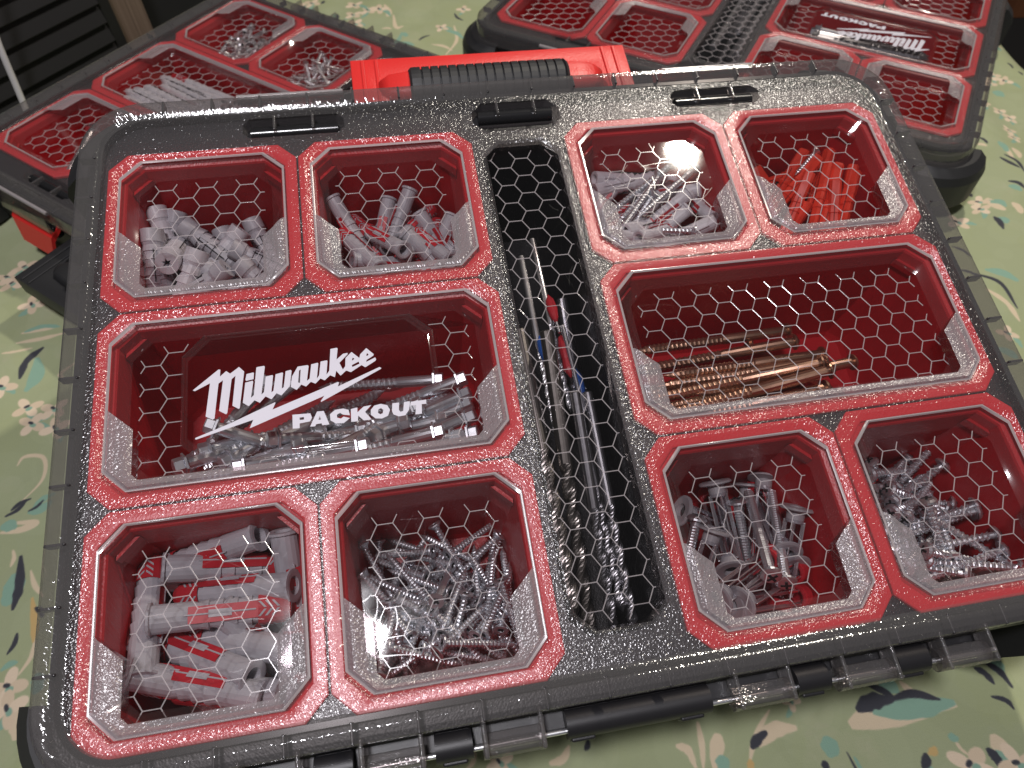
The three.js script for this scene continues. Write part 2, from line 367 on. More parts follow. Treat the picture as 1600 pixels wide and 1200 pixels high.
{
  const cab = new THREE.Group(); cab.name = 'wooden_cabinet'; cab.position.set(1.05, -0.5, -0.78); cab.rotation.y = -0.15; scene.add(cab);
  cab.userData = { label: 'dark reddish brown wooden cabinet beyond the right edge of the bed', category: 'cabinet' };
  const w = woodMat(rgb(0.16, 0.06, 0.022), rgb(0.1, 0.034, 0.012), 5);
  mesh('side_board', box(360, 760, 22, 0, 715, 0, 3), w, cab);
  mesh('leg', box(40, 60, 40, -125, 30, -10, 3), w, cab);
}

// ---------------------------------------------------------------- the tool cases
// local axes in millimetres: x along the hinge, y up from the case's underside, z towards the hinge
const CELL = (() => { // ten bins: two small, one double, two small on either side of the middle trough
  const a = 235, b = 131, c = 28, z = [-156, -52, 52, 156], out = [];
  for (const s of [-1, 1]) for (let r = 0; r < 3; r++) {
    const span = (p, q) => [Math.min(s * p, s * q), Math.max(s * p, s * q), z[r], z[r + 1]];
    if (r === 1) out.push({ r: span(c, a), double: true, side: s }); else out.push({ r: span(b, a), side: s }, { r: span(c, b), side: s });
  }
  return out;
})();
const inset = ([x0, x1, z0, z1], d, c, y) => oct(x0 + d, x1 - d, z0 + d, z1 - d, c, y);
function hexRibs(x0, x1, z0, z1, y, skip, s = 7.4, cx = 0, cz = 0) { // raised honeycomb cut to a rectangle
  const H = s * Math.sqrt(3), segs = [];
  const dirs = [0, 60, 120].map((a) => a * Math.PI / 180);
  const nI = Math.ceil((x1 - x0) / (1.5 * s)) + 2, nJ = Math.ceil((z1 - z0) / H) + 2, mx = (x0 + x1) / 2 + cx, mz = (z0 + z1) / 2 + cz;
  for (let i = -nI; i <= nI; i++) for (let j = -nJ; j <= nJ; j++) {
    const ox = mx + i * 1.5 * s, oz = mz + (j + (i & 1 ? 0.5 : 0)) * H, v = (k) => [ox + s * Math.cos(k * Math.PI / 3), oz + s * Math.sin(k * Math.PI / 3)];
    for (const k of [0, 1, 2]) { let [a, b] = [v(k), v(k + 1)]; segs.push([a, b]); }
  }
  const out = [];
  for (const [a, b] of segs) {
    let t0 = 0, t1 = 1; const d = [b[0] - a[0], b[1] - a[1]];
    for (const [p, q] of [[-d[0], a[0] - x0], [d[0], x1 - a[0]], [-d[1], a[1] - z0], [d[1], z1 - a[1]]]) { if (Math.abs(p) < 1e-9) { if (q < 0) t1 = -1; } else { const t = q / p; if (p < 0) t0 = Math.max(t0, t); else t1 = Math.min(t1, t); } }
    if (t1 - t0 < 0.12) continue;
    const A = [a[0] + d[0] * t0, a[1] + d[1] * t0], B = [a[0] + d[0] * t1, a[1] + d[1] * t1];
    if (skip && skip((A[0] + B[0]) / 2, (A[1] + B[1]) / 2)) continue;
    const l = Math.hypot(B[0] - A[0], B[1] - A[1]), nx = -(B[1] - A[1]) / l, nz = (B[0] - A[0]) / l, w = 0.24, h = 0.4;
    const prof = [[-1, 0], [-0.72, 0.66], [0, 1], [0.72, 0.66], [1, 0]];
    out.push(loft([prof.map(([u, e]) => [A[0] + nx * u * w, y + e * h, A[1] + nz * u * w]), prof.map(([u, e]) => [B[0] + nx * u * w, y + e * h, B[1] + nz * u * w])], { closed: false, crease: 2 }));
  }
  return mergeGeometries(out);
}
const LOGO = {'M':[-1891,-56,-1766,-156,-1757,-153,-1760,-115,-1729,-142,-1710,-125,-1666,-157,-1641,-128,-1666,72,-1672,74,-1701,53,-1684,-110,-1703,-93,-1726,89,-1732,95,-1765,72,-1745,-93,-1767,-77,-1787,110,-1796,115,-1829,94,-1808,-84,-1881,-50],
  'i':[-1630,-112,-1597,-117,-1593,-113,-1596,-79,-1633,-74,-1636,-81],
  'ilw':[-1637,-65,-1601,-71,-1598,-65,-1611,22,-1597,10,-1581,-142,-1574,-145,-1542,-147,-1539,-140,-1560,11,-1547,-1,-1536,-86,-1503,-90,-1500,-84,-1511,5,-1501,-2,-1487,-92,-1453,-98,-1450,-92,-1460,-9,-1450,-13,-1437,-103,-1412,-107,-1407,-101,-1420,-16,-1463,29,-1486,14,-1512,44,-1540,24,-1569,55,-1594,38,-1623,66,-1651,44],
  'au':[-1407,-68,-1376,-121,-1326,-123,-1321,-117,-1334,-35,-1320,-46,-1308,-125,-1275,-130,-1272,-124,-1284,-41,-1272,-58,-1260,-135,-1229,-138,-1225,-134,-1235,-57,-1220,-77,-1206,-201,-1173,-204,-1169,-198,-1179,-136,-1144,-165,-1121,-167,-1120,-160,-1166,-115,-1151,-75,-1138,-92,-1133,-139,-1100,-170,-1063,-130,-1057,-151,-1023,-183,-988,-143,-991,-134,-1027,-114,-1030,-103,-982,-123,-978,-111,-983,-103,-1037,-73,-1055,-88,-1112,-55,-1135,-67,-1165,-42,-1185,-72,-1194,-37,-1217,-51,-1246,-26,-1266,-39,-1293,-14,-1315,-27,-1340,-4,-1363,-18,-1387,9,-1415,-12],
  'ah':[-1370,-98,-1362,-103,-1369,-27,-1378,-32],
  'eh1':[-1102,-120,-1097,-136,-1088,-129,-1095,-123],
  'es1':[-1104,-94,-1068,-110,-1065,-97,-1102,-83],
  'eh2':[-1027,-138,-1022,-153,-1014,-144,-1020,-138],
  'bolt':[-1879,205,-1875,199,-1713,146,-1496,62,-1493,66,-1509,100,-1182,-8,-1175,-5,-1183,17,-966,-65,-956,-58,-960,-53,-1271,91,-1272,85,-1253,59,-1621,185,-1603,142,-1873,209],
  'P':[-1414,141,-1327,145,-1320,169,-1330,188,-1381,192,-1383,217,-1416,215],
  'Ph':[-1380,161,-1359,161,-1359,174,-1380,174],
  'Al':[-1294,140,-1261,141,-1238,217,-1272,217,-1276,206,-1302,207,-1307,218,-1332,216],
  'Ah':[-1282,164,-1277,185,-1290,186],
  'C':[-1135,182,-1139,152,-1166,141,-1205,143,-1232,163,-1231,197,-1205,217,-1167,219,-1136,197,-1167,185,-1180,194,-1198,186,-1198,170,-1182,162,-1169,174],
  'K':[-1128,149,-1095,145,-1097,171,-1064,144,-1025,141,-1059,174,-1030,219,-1069,219,-1094,190,-1099,220,-1131,218],
  'O':[-980,141,-947,152,-935,180,-948,210,-978,221,-1011,216,-1032,193,-1030,167,-1011,146],
  'Oh':[-979,164,-968,176,-973,193,-985,197,-996,188,-992,170],
  'U':[-920,146,-886,146,-891,186,-884,198,-870,194,-862,147,-832,146,-841,193,-862,219,-896,221,-921,206,-926,187],
  'T':[-828,150,-830,171,-802,171,-812,222,-779,222,-774,170,-752,171,-748,148]};
const PLATE = { x0: -195, x1: -66.5, z0: -36.5, z1: 34, c: 11 };
const PANE_Y = 50, TOP = 60;

function makeCase(extra) { // extra: how much deeper than the low case
  const t = new THREE.Group();
  // base: shell, deck under the bin flanges, trough
  const outer = (d, y) => roundRect(-247 + d, 247 - d, -185 + d, 168 - d, 31 - d, y);
  const shell = loft([outer(6, 2), outer(2, 4), outer(0, 12), outer(0, 50), outer(1, 52), outer(5, 52.5)], { capFirst: true });
  const holes = CELL.map((c) => inset(c.r, 8.5, 9, 0));
  const trough = oct(-24, 23, -143, 141, 9, 0);
  const deck = sheet(outer(4, 0), [...holes, trough], 53);
  const tr = loft([oct(-24, 23, -143, 141, 9, 53), oct(-22, 21, -141, 139, 8, 9)], { capLast: true });
  const base = mesh('base', merge([shell, deck, tr]), M.black, t);
  for (const [sx, sz] of [[-1, -1], [1, -1], [-1, 1], [1, 1]]) { // corner bumpers
    const R = (d, y) => { const cx = 216, cz = sz < 0 ? 154 : 134, r = 50 - d, out = []; for (let i = 0; i <= 12; i++) { const a = -0.12 + (Math.PI / 2 + 0.24) * i / 12; out.push([sx * (cx + r * Math.cos(a)), y, sz * (cz + r * Math.sin(a))]); } for (let i = 12; i >= 0; i--) { const a = -0.12 + (Math.PI / 2 + 0.24) * i / 12; out.push([sx * (cx + 29 * Math.cos(a)), y, sz * (cz + 29 * Math.sin(a))]); } return out; };
    mesh('corner_bumper', loft([R(12, 0), R(5, 3), R(0, 10), R(0, 34), R(3, 41), R(10, 47)], { capFirst: true, capLast: true, flip: sx * sz > 0, crease: 0.4 }), M.rubber, base);
  }
  // hinge knuckles of the base, long one in the middle
  for (const [a, b] of [[-33, 33], [74, 90], [124, 140], [-90, -74], [-140, -124]]) {
    const g = [rod(6.2, [a, 47, 174], [b, 47, 174], 22), box(b - a, 8, 14, (a + b) / 2, 45, 167, 1)];
    for (const x of b - a > 30 ? [a + 7, b - 9] : [(a + b) / 2]) g.push(box(11, 7, 6, x, 44.5, 178.6, 1));
    mesh('hinge_knuckle', merge(g), M.black, base);
  }
  mesh('hinge_ledge', box(350, 9, 12, 0, 40, 171, 2), M.black, base);
  for (const s of [-1, 1]) mesh('hinge_pin', rod(1.15, [s * 29, 48.5, 176.5], [s * 176, 48.5, 176.5], 12), M.steel, base);
  // handle on the front
  const hg = new THREE.Group(); hg.name = 'handle'; t.add(hg);
  {
    const P = (x, z) => [x, z];
    const s = new THREE.Shape(); const pts = [[-95, -186], [-95, -239], [91, -239], [91, -186], [74, -186], [74, -206], [66, -222], [-66, -222], [-74, -206], [-74, -186]];
    pts.forEach(([x, z], i) => (i ? s.lineTo(mm(x), -mm(z)) : s.moveTo(mm(x), -mm(z))));
    const g = new THREE.ExtrudeGeometry(s, { depth: mm(16), bevelEnabled: true, bevelSize: mm(1), bevelThickness: mm(1), bevelSegments: 2 }); g.rotateX(-Math.PI / 2); g.translate(0, mm(20), 0);
    const lines = [-87, -80, -90, 80, 87].map((x) => box(0.9, 1.2, 50, x, 36.9, -213, 0.3));
    mesh('frame', toCreasedNormals(flatUV(clean(g)), 0.5), M.handleRed, hg);
    for (const x of [-88, -79, 76, 84]) mesh('rib', box(2.4, 1.6, 52, x, 37.3, -212.5, 0.6), M.handleRed, hg);
    const bar = latheX([[-76, 0.01], [-75, 8], [-68, 12], [-56, 13.2], [56, 13.2], [68, 12], [75, 8], [76, 0.01]], 24, 1); bar.translate(mm(-4), mm(31), mm(-214));
    mesh('bar', bar, M.handleRed, hg);
    const pr = [[-53, 0.01], [-53, 13.6], [-51.5, 15]]; for (let i = 0; i < 17; i++) { const x = -50 + i * 5.9; pr.push([x, 15.2], [x + 4.6, 15.2], [x + 4.75, 13.7], [x + 5.75, 13.7]); } pr.push([51, 15.2], [53, 13.6], [53, 0.01]);
    const grip = latheX(pr, 28, 0.4); grip.translate(mm(-6), mm(31.5), mm(-214));
    mesh('grip', grip, M.rubber, hg);
  }
  // latches beside the handle
  for (const s of [-1, 1]) {
    const l = new THREE.Group(); l.name = 'latch'; t.add(l);
    mesh('lever', loft([[[s * 102, 40, -187], [s * 162, 40, -187], [s * 162, 44, -187], [s * 102, 44, -187]], [[s * 106, 31, -195], [s * 158, 31, -195], [s * 158, 36, -196], [s * 106, 36, -196]], [[s * 112, 13, -199], [s * 152, 13, -199], [s * 152, 16, -201], [s * 112, 16, -201]]], { capFirst: true, capLast: true, flip: s < 0 }), M.handleRed, l);
    mesh('catch', box(56, 12, 7, s * 132, 38, -188.5, 2), M.gloss, l);
  }
  // bins
  for (const [bi, c] of CELL.entries()) {
    const [x0, x1, z0, z1] = c.r;
    const rings = [inset(c.r, 0.6, 10, 53.6), inset(c.r, 0.6, 10, 55.6), inset(c.r, 1, 10, 56), inset(c.r, 6.4, 9.5, 56), inset(c.r, 7, 9.4, 55.7), inset(c.r, 7.2, 9.3, 54.2), inset(c.r, 9.5, 9, 53.2), inset(c.r, 10.2, 8.8, 52.2), inset(c.r, 13.5, 8, 12), inset(c.r, 15.5, 7, 8)];
    const b = mesh('bin', loft(rings, { capLast: true, crease: 0.35 }), M.red, t);
    for (const [sx, sz] of [[0, 0], [1, 0]]) { // corner steps that carry a stacked bin
      const px = sx ? x1 - 11 : x0 + 11, pz = z0 + 11, k = sx ? -1 : 1;
      mesh('corner_step', loft([[[px, 46, pz + 10], [px + k * 10, 46, pz], [px, 46, pz]], [[px, 40, pz + 10], [px + k * 10, 40, pz], [px, 40, pz]]].map((r) => r), { capFirst: true, flip: k > 0 }), M.red, b);
    }
    c.bin = bi;
  }
  // lid: frosted top sheet with wells
  const notches = [oct(-26, 28, -172, -149.5, 7, 0), oct(-160, -102, -172, -157.5, 4, 0), oct(101, 160, -172, -157.5, 4, 0)];
  const wells = CELL.map((c) => inset(c.r, 4, 11, 0));
  const stripRim = oct(-23, 22.5, -142, 140, 9, 0);
  const lidRect = (d, y) => roundRect(-249 + d, 249 - d, -189 + d, 167 - d, 34 - d * 0.9, y, 10);
  const lid = mesh('lid', sheet(lidRect(13, 0), [...wells, ...notches, stripRim], TOP), M.frost, t);
  mesh('rim', loft([lidRect(13, TOP), lidRect(10.5, 60.6), lidRect(8.5, 62.6), lidRect(6, 63.8), lidRect(3, 63.6), lidRect(1, 61.8), lidRect(0, 58), lidRect(-0.4, 46)].reverse(), { crease: 0.9 }), M.rim, lid);
  { // short ribs across the rim
    const ribs = []; for (let x = -204; x <= 205; x += 27.2) { ribs.push([x, -183.5, 0]); ribs.push([x, 162, 0]); }
    for (let z = -150; z <= 135; z += 27) { ribs.push([-243.5, z, 1]); ribs.push([243.5, z, 1]); }
    const ga = box(1.3, 5.5, 9, 0, 59.6, 0, 0.5), gb = box(9, 5.5, 1.3, 0, 59.6, 0, 0.5);
    for (const [x, z, k] of ribs) { const m = mesh('rim_rib', k ? gb : ga, M.rib2 ??= std(rgb(0.03, 0.028, 0.03), 0.2), lid); m.position.set(mm(x), 0, mm(z)); }
  }
  mesh('seal', loft([lidRect(11.5, 54), lidRect(11.5, 59.2), lidRect(9, 59.2), lidRect(8.6, 52)], { crease: 0.4 }), M.gloss, lid);
  for (const [i, n] of notches.entries()) {
    const xs = n.map((p) => p[0]), zs = n.map((p) => p[2]), a = Math.min(...xs), b = Math.max(...xs), c = Math.min(...zs), d = Math.max(...zs);
    mesh('slot_wall', loft([oct(a, b, c, d, i ? 4 : 7, TOP), oct(a + 1.5, b - 1.5, c + 0.5, d - 1.5, i ? 3.5 : 6, 53.4)]), M.rim, lid);
    mesh('slot_bar', rod(i ? 4.2 : 4.6, [a + 4, 54.2, c + 7], [b - 4, 54.2, c + 7], 18), M.gloss, lid);
    if (!i) mesh('slot_edge', box(46, 1.6, 1.6, 1, 55.6, -157.5, 0.7), M.clear, lid);
    for (const x of i ? [a + 18, b - 18] : [-10, 13]) mesh('slot_rib', box(1.6, 5, 11, x, 59, c + 4.5, 0.6), M.rim, lid);
  }
  // clear wells with honeycomb floors
  for (const c of CELL) {
    const r = c.r, [x0, x1, z0, z1] = r, plate = c.double && c.side < 0;
    mesh('well_shoulder', loft([inset(r, 4, 11, TOP), inset(r, 5.4, 11, 59.7), inset(r, 6.8, 11, 58.9), inset(r, 7.6, 11, 57.6)], { crease: 0.9 }), M.frost, lid);
    mesh('well_wall', loft([inset(r, 7.6, 11, 57.6), inset(r, 8.6, 11, 56.4), inset(r, 15, 10, PANE_Y + 0.8), inset(r, 16, 9.6, PANE_Y)], { crease: 0.7 }), M.clear, lid);
    mesh('well_edge', loft([inset(r, 7.3, 11, 57.8), inset(r, 7.7, 11, 58.3), inset(r, 8.3, 11, 58.2), inset(r, 8.6, 11, 57.4)], { crease: 2 }), M.edge, lid);
    const hole = plate ? [oct(PLATE.x0, PLATE.x1, PLATE.z0, PLATE.z1, PLATE.c, 0)] : [];
    mesh('pane', sheet(inset(r, 16, 9.6, 0), hole, PANE_Y), M.pane, lid);
    const inPlate = plate ? (x, z) => x > PLATE.x0 && x < PLATE.x1 && z > PLATE.z0 && z < PLATE.z1 && (x - PLATE.x0) + (z - PLATE.z0) > PLATE.c - 2 : null;
    mesh('honeycomb', hexRibs(x0 + 20, x1 - 20, z0 + 19, z1 - 13, PANE_Y, inPlate), M.rib, lid);
    if (plate) {
      const O = (d, y) => oct(PLATE.x0 + d, PLATE.x1 - d, PLATE.z0 + d, PLATE.z1 - d, PLATE.c, y);
      mesh('name_plate', sheet(O(3.4, 0), [], PANE_Y + 1.6), M.pane, lid);
      mesh('name_plate_frame', loft([O(0, PANE_Y), O(0.3, PANE_Y + 1.6), O(1, PANE_Y + 2), O(1.8, PANE_Y + 1.9), O(2.2, PANE_Y + 1.2), O(2.8, PANE_Y + 1.2), O(3.4, PANE_Y + 1.6)], { crease: 0.6 }), M.clear, lid);
      const shp = (k, hs = []) => { const v = (a) => { const q = []; for (let i = 0; i < a.length; i += 2) q.push(new THREE.Vector2(mm(a[i] / 10), -mm(a[i + 1] / 10))); return q; }; const s = new THREE.Shape(v(LOGO[k])); for (const h of hs) s.holes.push(new THREE.Path(v(LOGO[h]))); return new THREE.ShapeGeometry(s); };
      const lift = (g) => { g.rotateX(-Math.PI / 2); g.translate(0, mm(PANE_Y + 2.0), 0); return flatUV(g); };
      for (const [k, h] of [['M'], ['i'], ['ilw'], ['au', ['ah', 'eh1', 'es1', 'eh2']]]) mesh('script_letter', lift(shp(k, h)), M.print, lid);
      mesh('bolt_mark', lift(shp('bolt')), M.print, lid);
      for (const [k, h] of [['P', ['Ph']], ['Al', ['Ah']], ['C'], ['K'], ['O', ['Oh']], ['U'], ['T']]) mesh('capital_letter', lift(shp(k, h)), M.print, lid);
    }
    // frosted lip round the hinge half of the well
    const e = 7.8, zo = z1 - e, so = z0 + 54, si = z0 + 66, gi = 20.5, bi = 12.6, ch = 11, U = (f) => {
      const o = [[x0 + e, so], [x0 + e, zo - ch], [x0 + e + ch, zo], [x1 - e - ch, zo], [x1 - e, zo - ch], [x1 - e, so]];
      const q = [[x0 + gi, si], [x0 + gi, z1 - bi - 3], [x0 + gi + 3, z1 - bi], [x1 - gi - 3, z1 - bi], [x1 - gi, z1 - bi - 3], [x1 - gi, si]];
      return o.map(([x, z], i) => [x + (q[i][0] - x) * f, 0, z + (q[i][1] - z) * f]);
    };
    const lv = (f, y) => U(f).map((p) => [p[0], y, p[2]]);
    mesh('lip', loft([lv(0, 57.4), lv(0.1, 58.8), lv(0.25, 59.6), lv(0.4, 59.2), lv(0.55, 58.4), lv(0.93, 58.2), lv(1, 57.6)], { closed: false, crease: 1 }), M.lip, lid);
    mesh('lip_edge', loft([lv(1, 57.6), lv(1.0, PANE_Y + 0.2)], { closed: false, crease: 0.3 }), M.clear, lid);
    for (const k of [0, 5]) { const p = U(0)[k], q = U(1)[k]; mesh('lip_end', loft([[[p[0], 57.4, p[2]], [(p[0] + q[0]) / 2, 58.6, (p[2] + q[2]) / 2], [q[0], 57.6, q[2]]], [[p[0], 56.4, p[2]], [(p[0] + q[0]) / 2, 54.4, (p[2] + q[2]) / 2], [q[0], PANE_Y + 0.2, q[2]]]], { closed: false }), M.clear, lid); }
  }
  { // the long well over the trough
    const o = (d, y) => oct(-23 + d, 22.5 - d, -142 + d, 140 - d, 9 - d * 0.3, y);
    mesh('well_shoulder', loft([o(0, TOP), o(0.8, 59.7), o(1.4, 58.6)], { crease: 0.9 }), M.frost, lid);
    mesh('well_wall', loft([o(1.4, 58.6), o(2.6, 54)]), M.clear, lid);
    mesh('pane', sheet(o(2.6, 0), [], 54), M.pane, lid);
    mesh('honeycomb', hexRibs(-20, 19.5, -138, 136, 54, null, 7.4, 0, 3), M.rib, lid);
  }
  // clear hinge knuckles of the lid
  for (const s of [-1, 1]) for (const [a, b] of [[43, 70], [94, 121], [144, 170]]) {
    const x0 = Math.min(s * a, s * b), x1 = Math.max(s * a, s * b), g = [];
    const arc = (r, n = 10) => Array.from({ length: n + 1 }, (_, i) => { const t = -0.5 + (Math.PI + 0.9) * i / n; return [0, 48.5 + r * Math.sin(t), 176.5 + r * Math.cos(t)]; });
    const strip = (r) => loft([arc(r).map((p) => [x0, p[1], p[2]]), arc(r).map((p) => [x1, p[1], p[2]])], { closed: false, crease: 2 });
    g.push(strip(5.2), strip(2.2));
    for (const x of [x0 + 1.2, x1 - 1.2]) g.push(box(2.2, 11, 17, x, 53, 172.5, 1), rod(5.2, [x - 1.1, 48.5, 176.5], [x + 1.1, 48.5, 176.5], 18));
    mesh('lid_knuckle', merge(g), M.rim, lid);
  }
  for (const s of [-1, 1]) mesh('tongue_top', rod(1.7, [s * 101, 59.5, -189.5], [s * 163, 59.5, -189.5], 14), M.edge, lid);
  // clear tongues that the latches hold
  for (const s of [-1, 1]) mesh('latch_tongue', loft([0, 1].map((k) => [[s * 101, 60, -186], [s * 101, 60, -190], [s * 101, 57, -193.5], [s * 101, 44, -196], [s * 101, 42, -194.5], [s * 101, 55, -191.8], [s * 101, 57.5, -189.5], [s * 101, 57, -186]].map((p) => [p[0] + s * k * 62, p[1], p[2]])), { capFirst: true, capLast: true, crease: 0.7, flip: s < 0 }), M.clear, lid);
  const done = new Set();
  t.traverse((o) => { if (!o.isMesh || done.has(o.geometry)) return; done.add(o.geometry); const p = o.geometry.attributes.position; if (extra) for (let i = 0; i < p.count; i++) if (p.getY(i) > 0.02) p.setY(i, p.getY(i) + mm(extra)); });
  return t;
}
function baseFrame(pos, m4) { return new THREE.Matrix4().makeTranslation(pos.x, pos.y, pos.z).multiply(m4); }
const mainCase = makeCase(53), lowCase = makeCase(0);
mainCase.name = 'parts_case'; scene.add(mainCase);
mainCase.userData = { label: 'black parts case in front with clear lid, red bins and red handle with black grip', category: 'parts case', group: 'parts cases lying on the bed' };
mainCase.position.copy(MAIN.pos); mainCase.quaternion.setFromRotationMatrix(MAIN.m);
const leftCase = lowCase; leftCase.name = 'parts_case_001'; scene.add(leftCase);
leftCase.position.set(-0.1505, 0, -0.328); leftCase.rotation.set(0, 2.3982, 0);
leftCase.userData = { label: 'parts case behind on the left, beside the black louvered panel, with a red latch showing', category: 'parts case', group: 'parts cases lying on the bed' };
leftCase.getObjectByName('handle').traverse((o) => { if (o.isMesh) o.material = M.rubber; });
const rightCase = lowCase.clone(); rightCase.name = 'parts_case_002'; scene.add(rightCase);
rightCase.position.set(0.3278, 0, -0.4907); rightCase.rotation.set(0, 2.5, 0);
rightCase.userData = { label: 'parts case lying behind on the right near the bed edge, mostly empty red bins', category: 'parts case', group: 'parts cases lying on the bed' };
for (const c of [mainCase, leftCase, rightCase]) c.updateMatrixWorld(true);

// ---------------------------------------------------------------- hardware prototypes: axis along +x, head at 0
function threaded(x0, x1, r, amp, pitch, tip, mat) { // shank with a real helical thread and a pointed tip
  const seg = 9, step = pitch / 4, n = Math.ceil((x1 - x0) / step), pos = [], rings = [];
  for (let i = 0; i <= n; i++) {
    const x = x0 + (x1 - x0) * i / n, ring = [], taper = x > x1 - tip ? Math.max(0.04, (x1 - x) / tip) : 1;
    for (let k = 0; k < seg; k++) { const a = k / seg * Math.PI * 2, ph = ((x - x0) / pitch + k / seg) % 1, tri = Math.max(0, 1 - Math.abs(ph - 0.5) * 3.4); const R = (r + amp * tri) * taper; ring.push([x, R * Math.cos(a), R * Math.sin(a)]); }
    rings.push(ring);
  }
  return loft(rings, { crease: 0.9, capFirst: true, capLast: true, flip: true });
}
function screwProto({ L, r, amp = 0.7, pitch = 2.4, tip = 6, from = 3, head = 'flat', R = 4, mat = M.zinc, plain = 0 }) {
  const g = new THREE.Group();
  const shank = [threaded(Math.max(from, plain), L, r, amp, pitch, tip, mat)];
  if (plain > from) shank.push(latheX([[from - 1, r + amp * 0.7], [plain - 1, r + amp * 0.7], [plain + 0.5, r]], 14));
  mesh('shank', merge(shank), mat, g);
  let hd;
  if (head === 'flat') hd = latheX([[0.9, 0.01], [0.5, R * 0.4], [0, R * 0.45], [0, R * 0.96], [0.5, R], [R * 0.8, r], [from + 1, r]], 18, 0.5);
  else if (head === 'pan') hd = latheX([[-2.6, 0.01], [-2.5, R * 0.45], [-1.9, R * 0.75], [-0.8, R * 0.97], [0.3, R], [0.5, R * 0.92], [0.5, r], [from + 1, r]], 18, 0.7);
  else { const s = latheX([[0, 0.01], [0, R * 0.9], [0.6, R], [4.6, R], [5, R * 0.92], [5, R * 1.35], [6, R * 1.4], [6.4, R * 1.2], [6.4, r]], 6, 0.3); hd = s; }
  const h = mesh('head', hd, mat, g);
  if (head !== 'hex') mesh('recess', merge([box(0.9, R * 1.05, R * 0.26, head === 'pan' ? -2.25 : 0.62, 0, 0, 0.1), box(0.9, R * 0.26, R * 1.05, head === 'pan' ? -2.26 : 0.63, 0, 0, 0.1)]), M.hole, h);
  return g;
}
function sector(r, x0, x1, a0, a1, n = 6) { // patch of a cylinder about x
  const A = [], B = []; for (let i = 0; i <= n; i++) { const a = a0 + (a1 - a0) * i / n; A.push([x0, r * Math.cos(a), r * Math.sin(a)]); B.push([x1, r * Math.cos(a), r * Math.sin(a)]); }
  return loft([A, B], { closed: false, crease: 2 });
}
function chevrons(r, x, a, n, k) { const out = []; for (let i = 0; i < n; i++) for (const s of [-1, 1]) { const A = [], B = []; for (let j = 0; j <= 3; j++) { const t = a + s * (0.05 + 0.42 * j / 3), xx = x + k * (i * 3 + j * 0.9); A.push([xx, r * Math.cos(t), r * Math.sin(t)]); B.push([xx + 1.2, r * Math.cos(t), r * Math.sin(t)]); } out.push(loft([A, B], { closed: false, crease: 2 })); } return out; }
function duoPlug(L, R, body, accent) { // grey wall plug with inlaid red sections, hollow ringed mouth
  const g = new THREE.Group(), d = R * 0.94;
  const prof = [[L * 0.5, R * 0.02], [2, R * 0.58], [0, R * 0.64], [-0.4, R * 0.95], [0, R * 1.12], [1.2, R * 1.12], [1.6, d], [L * 0.3, d], [L * 0.31, d * 0.97]];
  for (let i = 0; i < 5; i++) { const x = L * (0.34 + i * 0.1); prof.push([x, d * 0.9], [x + L * 0.075, d * 1.05], [x + L * 0.08, d * 0.9]); }
  prof.push([L * 0.87, d * 0.98], [L * 0.96, d * 0.9], [L, R * 0.62], [L, 0.01]);
  mesh('body', latheX(prof, 18, 0.45), body, g);
  const red = [];
  for (const a of [0.2, Math.PI + 0.2]) { red.push(sector(R * 1.035, L * 0.28, L * 0.78, a - 0.55, a + 0.55)); }
  const band = latheX([[L * 0.76, R * 1.0], [L * 0.765, R * 1.05], [L * 0.94, R * 1.0], [L * 0.995, R * 0.72], [L * 1.0, 0.01]], 18, 0.5);
  mesh('red_inlay', merge([...red, band]), accent, g);
  const ch = []; for (const a of [0.2, 1.77, 3.34, 4.91]) ch.push(...chevrons(R * 1.07, L * 0.9, a, 3, -1)); for (const a of [0.2, Math.PI + 0.2]) ch.push(sector(R * 1.07, L * 0.42, L * 0.58, a - 0.22, a + 0.22, 3));
  mesh('grey_mark', merge(ch), body, g);
  for (const a of [1.77, 4.91]) { const f = box(L * 0.5, 0.8, 1.2, L * 0.5, 0, R * 1.0, 0.3); f.rotateX(a); mesh('fin', f, body, g); }
  return g;
}
